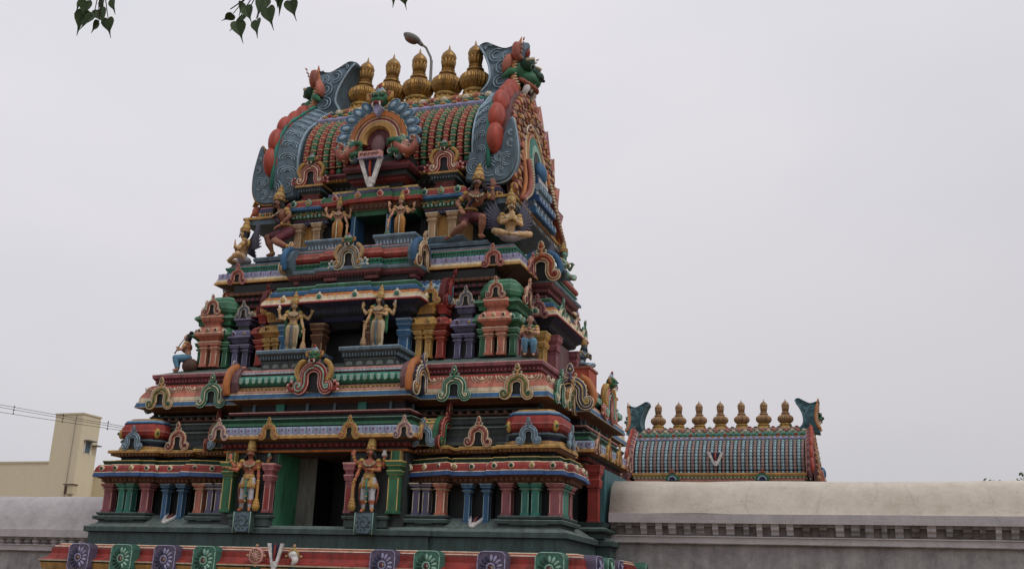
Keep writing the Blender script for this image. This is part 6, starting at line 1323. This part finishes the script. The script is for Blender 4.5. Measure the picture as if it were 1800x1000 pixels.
# ================================================================== STREET LAMP behind the ridge
t = empty('street_lamp', (-.6, 26.2, GZ)); tag(t, 'street lamp on a thin bent pole rising behind the gold finials', 'street lamp')
mb = MB(); mb.tube([(0, 0, 0), (0, 0, 8), (-.02, 0, 15.9-.2), (-.05, 0, 17.85)], [.11, .09, .06, .045], 'lampgrey', 8); mb.tube([(-.05, 0, 17.7), (-.08, 0, 17.95), (-.25, 0, 18.3), (-.5, 0, 18.52)], .035, 'lampgrey', 8); mb.build('pole', t)
mb = MB(); R = Matrix.Rotation(rad(32), 3, 'Y') 
mb.ball((-.72, -.04, 18.68), (.34, .17, .13), 'lampgrey', 14, 9, None, True, R); mb.tube([(-.38, 0, 18.4), (-.52, 0, 18.55)], [.05, .08], 'lampgrey', 8); hd = mb.build('lamp_head', t)
mb = MB(); mb.ball((-.75, -.06, 18.60), (.24, .14, .10), 'brown', 12, 8, None, True, R); mb.build('lamp_lens', hd)

# ================================================================== POWER LINES
def wire(p0, p1, label, spacers=True, r=.009, sag=.9):
    t = MB(); pts = []
    for i in range(25):
        q = i/24; p = lerp(p0, p1, q); pts.append((p[0], p[1], p[2]-sag*4*q*(1-q)))
    t.tube(pts, r, 'hair', 5)
    o = t.build('power_line'); tag(o, label, 'power line', 'power lines left of the tower'); return o
# two poles carry the lines (one left of the view, one behind the tower)
for x, y, lb in ((-46, 33, 'concrete power pole standing far left of the yellow house'), (2.2, 33, 'concrete power pole hidden behind the temple tower')):
    t = empty('power_pole', (x, y, GZ)); tag(t, lb, 'power pole')
    mb = MB(); ht = (11.7 if x < 0 else 4.9)-GZ; mb.tube([(0, 0, 0), (0, 0, ht)], [.16, .1], 'granite', 8); mb.build('pole', t); mb = MB(); mb.box(-.05, .05, -.6, .6, ht-.5, ht-.4, 'lampgrey'); mb.build('cross_arm', t)
def ln(z1, z2, dx=0): 
    s = (z2-z1)/5.85; return (-46, 33, z1-s*24.45+.38), (2.2, 33, z2+s*17.9+.38)
for (a, b, c) in ((6.84, 5.87, 'topmost of the three dark power lines crossing the sky left of the tower'), (6.74, 5.80, 'middle of the three dark power lines crossing the sky left of the tower'), (6.55, 5.71, 'lowest of the three dark power lines crossing the sky left of the tower')):
    p0, p1 = ln(a, b); wire(p0, p1, c, sag=.42)
for x, z in ((-20.8, 6.56), (-18.35, 6.18), (-16.2, 5.86)):
    mb = MB(); mb.tube([(x, 33, z-.14), (x, 33, z+.2)], .008, 'hair', 5); mb.ball((x, 33, z), .03, 'hair', 6, 4); mb.ball((x, 33, z-.13), .03, 'hair', 6, 4); mb.ball((x, 33, z+.13), .03, 'hair', 6, 4)
    o = mb.build('line_spacer'); tag(o, {-20.8: 'dark spacer clamping the power lines over the left sky, leftmost of three', -18.35: 'dark spacer clamping the power lines in front of the yellow stair tower', -16.2: 'dark spacer clamping the power lines between stair tower and temple tower'}[x], 'line spacer', 'spacers on the power lines')

# ================================================================== TREES
leafm = paint('leaf', (56, 84, 34), rough=.5, grime=.3, bump=.1, scale=9)
twigm = paint('twig', (84, 74, 56), rough=.8)
TR = empty('peepal_tree', (3.5, .5, GZ)); tag(TR, 'peepal tree whose heart-shaped dark leaves hang into the top of the picture', 'tree')
off = Vector((3.5, .5, GZ))
def leaf(c, size, ax, nrm, k='leaf'):
    """heart-shaped leaf with a long drip tip; c = stalk end, ax = towards the tip"""
    ax = Vector(ax).normalized(); n = Vector(nrm); n = (n-ax*n.dot(ax)).normalized(); u = ax.cross(n)
    size = size*1.15
    out_ = [(0, .02), (.16, -.06), (.34, -.02), (.46, .14), (.48, .34), (.38, .56), (.22, .76), (.09, .92), (.04, 1.08), (.012, 1.42)]
    L_ = [(0, .03)]+[(x, y) for x, y in out_[1:]]+[(-x, y) for x, y in reversed(out_[1:])]
    vs = [Vector(c)-off+(u*x+ax*y+n*(abs(x)*.28-.18*max(y-.5, 0)**2))*size for x, y in L_]; n2 = len(vs)
    mid = [Vector(c)-off+(ax*y-n*.18*max(y-.5, 0)**2)*size for y in (.03, .3, .6, .9)]
    vs2 = vs+[v-n*.003 for v in vs]
    mb = MB(); h = n2//2
    mb.add(vs2+mid, [tuple([i for i in range(0, h+1)]), tuple([0]+[i for i in range(h+1, n2)]+[h][:0]) if False else tuple([i % n2 for i in range(h, n2+1)])], k, True)
    mb.add(vs2, [tuple(reversed([n2+i for i in range(0, h+1)])), tuple(reversed([n2+(i % n2) for i in range(h, n2+1)]))], k, True)
    o = mb.build('leaf', TR); return o
def twig(pts, r0, r1):
    mb = MB(); P = [Vector(p)-off for p in pts]; mb.tube(P, [r0+(r1-r0)*i/(len(P)-1) for i in range(len(P))], 'twig', 7); return mb
mb = MB(); mb.tube([(0, 0, 0), (.1, -.05, 2), (0, .1, 4), (.2, .3, 6.3), (.6, .9, 8.3), (1.2, 1.8, 10)], [.42, .34, .3, .25, .18, .1], 'twig', 12)
mb.tube([(.1, .2, 5.4), (1.2, 2.2, 7.0), (2.0, 4.4, 7.55), (3.2, 5.5, 7.6), (4.8, 5.7, 7.4)], [.2, .15, .09, .05, .02], 'twig', 9); mb.tube([(-.0, .15, 5.0), (-1.5, 1.5, 7.2), (-2.8, 3, 8.6)], [.18, .12, .04], 'twig', 8); mb.build('trunk', TR)
rl = random.Random(11)
def cluster(name, root, tips, szs, angs):
    root = Vector(root); mb = None
    mb = twig([root+Vector((rl.uniform(-.2, .2), .1, .5)), root, Vector(tips[0])+Vector((0, 0, .06))], .012, .004)
    for i, tp in enumerate(tips):
        tp = Vector(tp); a = rad(angs[i]); ax = Vector((math.sin(a), rl.uniform(-.25, .25), -math.cos(a)))
        st = tp-ax*szs[i]*.45; leaf(st, szs[i], ax, (rl.uniform(-.5, .5), -1, rl.uniform(-.2, .5)) if szs[i] > 0.07 else (1, -.25, .1))
        mid = st.lerp(root, .5)+Vector((0, 0, .05)); mb.tube([Vector(root)-off, mid-off, st-off], [.006, .0045, .003], 'twig', 5)
    mb.build('branch', TR)
cluster('a', (5.68, 6, 4.62), [(5.56, 6, 4.46), (5.53, 6.02, 4.37), (5.72, 6, 4.36), (5.65, 5.97, 4.31), (5.79, 6.03, 4.28), (5.70, 6, 4.26), (5.83, 6, 4.44), (5.68, 6.05, 4.49), (5.5, 6, 4.5)], [.10, .13, .11, .10, .10, .075, .085, .09, .08], [-10, -18, 30, -40, 8, -60, 10, 0, -20])
cluster('b', (7.22, 6, 4.36), [(6.94, 6, 4.145), (7.02, 6.02, 4.23), (7.11, 5.98, 4.15), (7.02, 6.03, 4.11), (7.035, 6, 4.035), (7.19, 6, 4.035), (7.22, 6, 4.20), (7.30, 5.98, 4.10), (7.38, 6, 4.21), (7.46, 6.02, 4.16), (7.34, 6, 4.26)], [.07, .07, .09, .10, .105, .095, .11, .11, .10, .10, .09], [-70, 0, 20, -60, 15, 5, -15, 12, -20, 15, 0])
cluster('c', (8.36, 6, 4.28), [(8.31, 6, 4.10), (8.37, 6.02, 4.085), (8.42, 6, 4.13)], [.085, .08, .09], [-10, 10, 20])
for i in range(58):
    c = Vector((rl.uniform(4.6, 8.6), rl.uniform(5.2, 6.6), rl.uniform(4.75, 5.4))); a = rl.uniform(-.6, .6); leaf(c, rl.uniform(.08, .11), (a, rl.uniform(-.4, .4), -1), (rl.uniform(-.6, .6), -1, rl.uniform(-.3, .5)))
# far tree tops right
def far_tree(x, y, h, r, label, seed):
    t = empty('distant_tree', (x, y, GZ)); tag(t, label, 'tree', 'tree tops beyond the right wall'); rn = random.Random(seed)
    mb = MB(); mb.tube([(0, 0, 0), (.1, 0, h*.4), (0, .1, h*.7), (.1, 0, h*.9)], [.3, .22, .14, .04], 'twig', 8)
    for i in range(6): a = i*1.1; mb.tube([(0, 0, h*.45+i*.3), (r*.6*math.cos(a), r*.6*math.sin(a), h*.7+i*.25)], [.1, .03], 'twig', 6)
    mb.build('trunk', t)
    mb = MB()
    for i in range(22):
        a = rn.uniform(0, 2*PI); q = rn.random()**.5; c = Vector((r*q*math.cos(a), r*q*math.sin(a), h-r*.75+rn.uniform(-.6, .72)*r*(1-.5*q)))
        for j in range(45):
            d = Vector((rn.gauss(0, 1), rn.gauss(0, 1), rn.gauss(0, .8)))*r*.17; p = c+d; s = rn.uniform(.07, .14); n = Vector((rn.uniform(-1, 1), rn.uniform(-1, 1), rn.uniform(-1, 1))).normalized(); u = n.orthogonal().normalized(); v = n.cross(u)
            mb.add([p+u*s, p+v*s*.6, p-u*s, p-v*s*.6], [(0, 1, 2, 3)], 'leaf')
    mb.build('crown', t)
far_tree(18.3, 60, 9.38, 1.5, 'dark tree top showing above the wall at the far right edge', 1)
far_tree(16.6, 60, 9.18, 1.2, 'low sliver of dark foliage above the wall, left of the last tree top', 2)

# ================================================================== GROUND
mb = MB(); mb.add([(-1500, -1500, GZ), (1500, -1500, GZ), (1500, 1500, GZ), (-1500, 1500, GZ)], [(0, 1, 2, 3)], 'earth'); tag(mb.build('ground'), kind='structure')
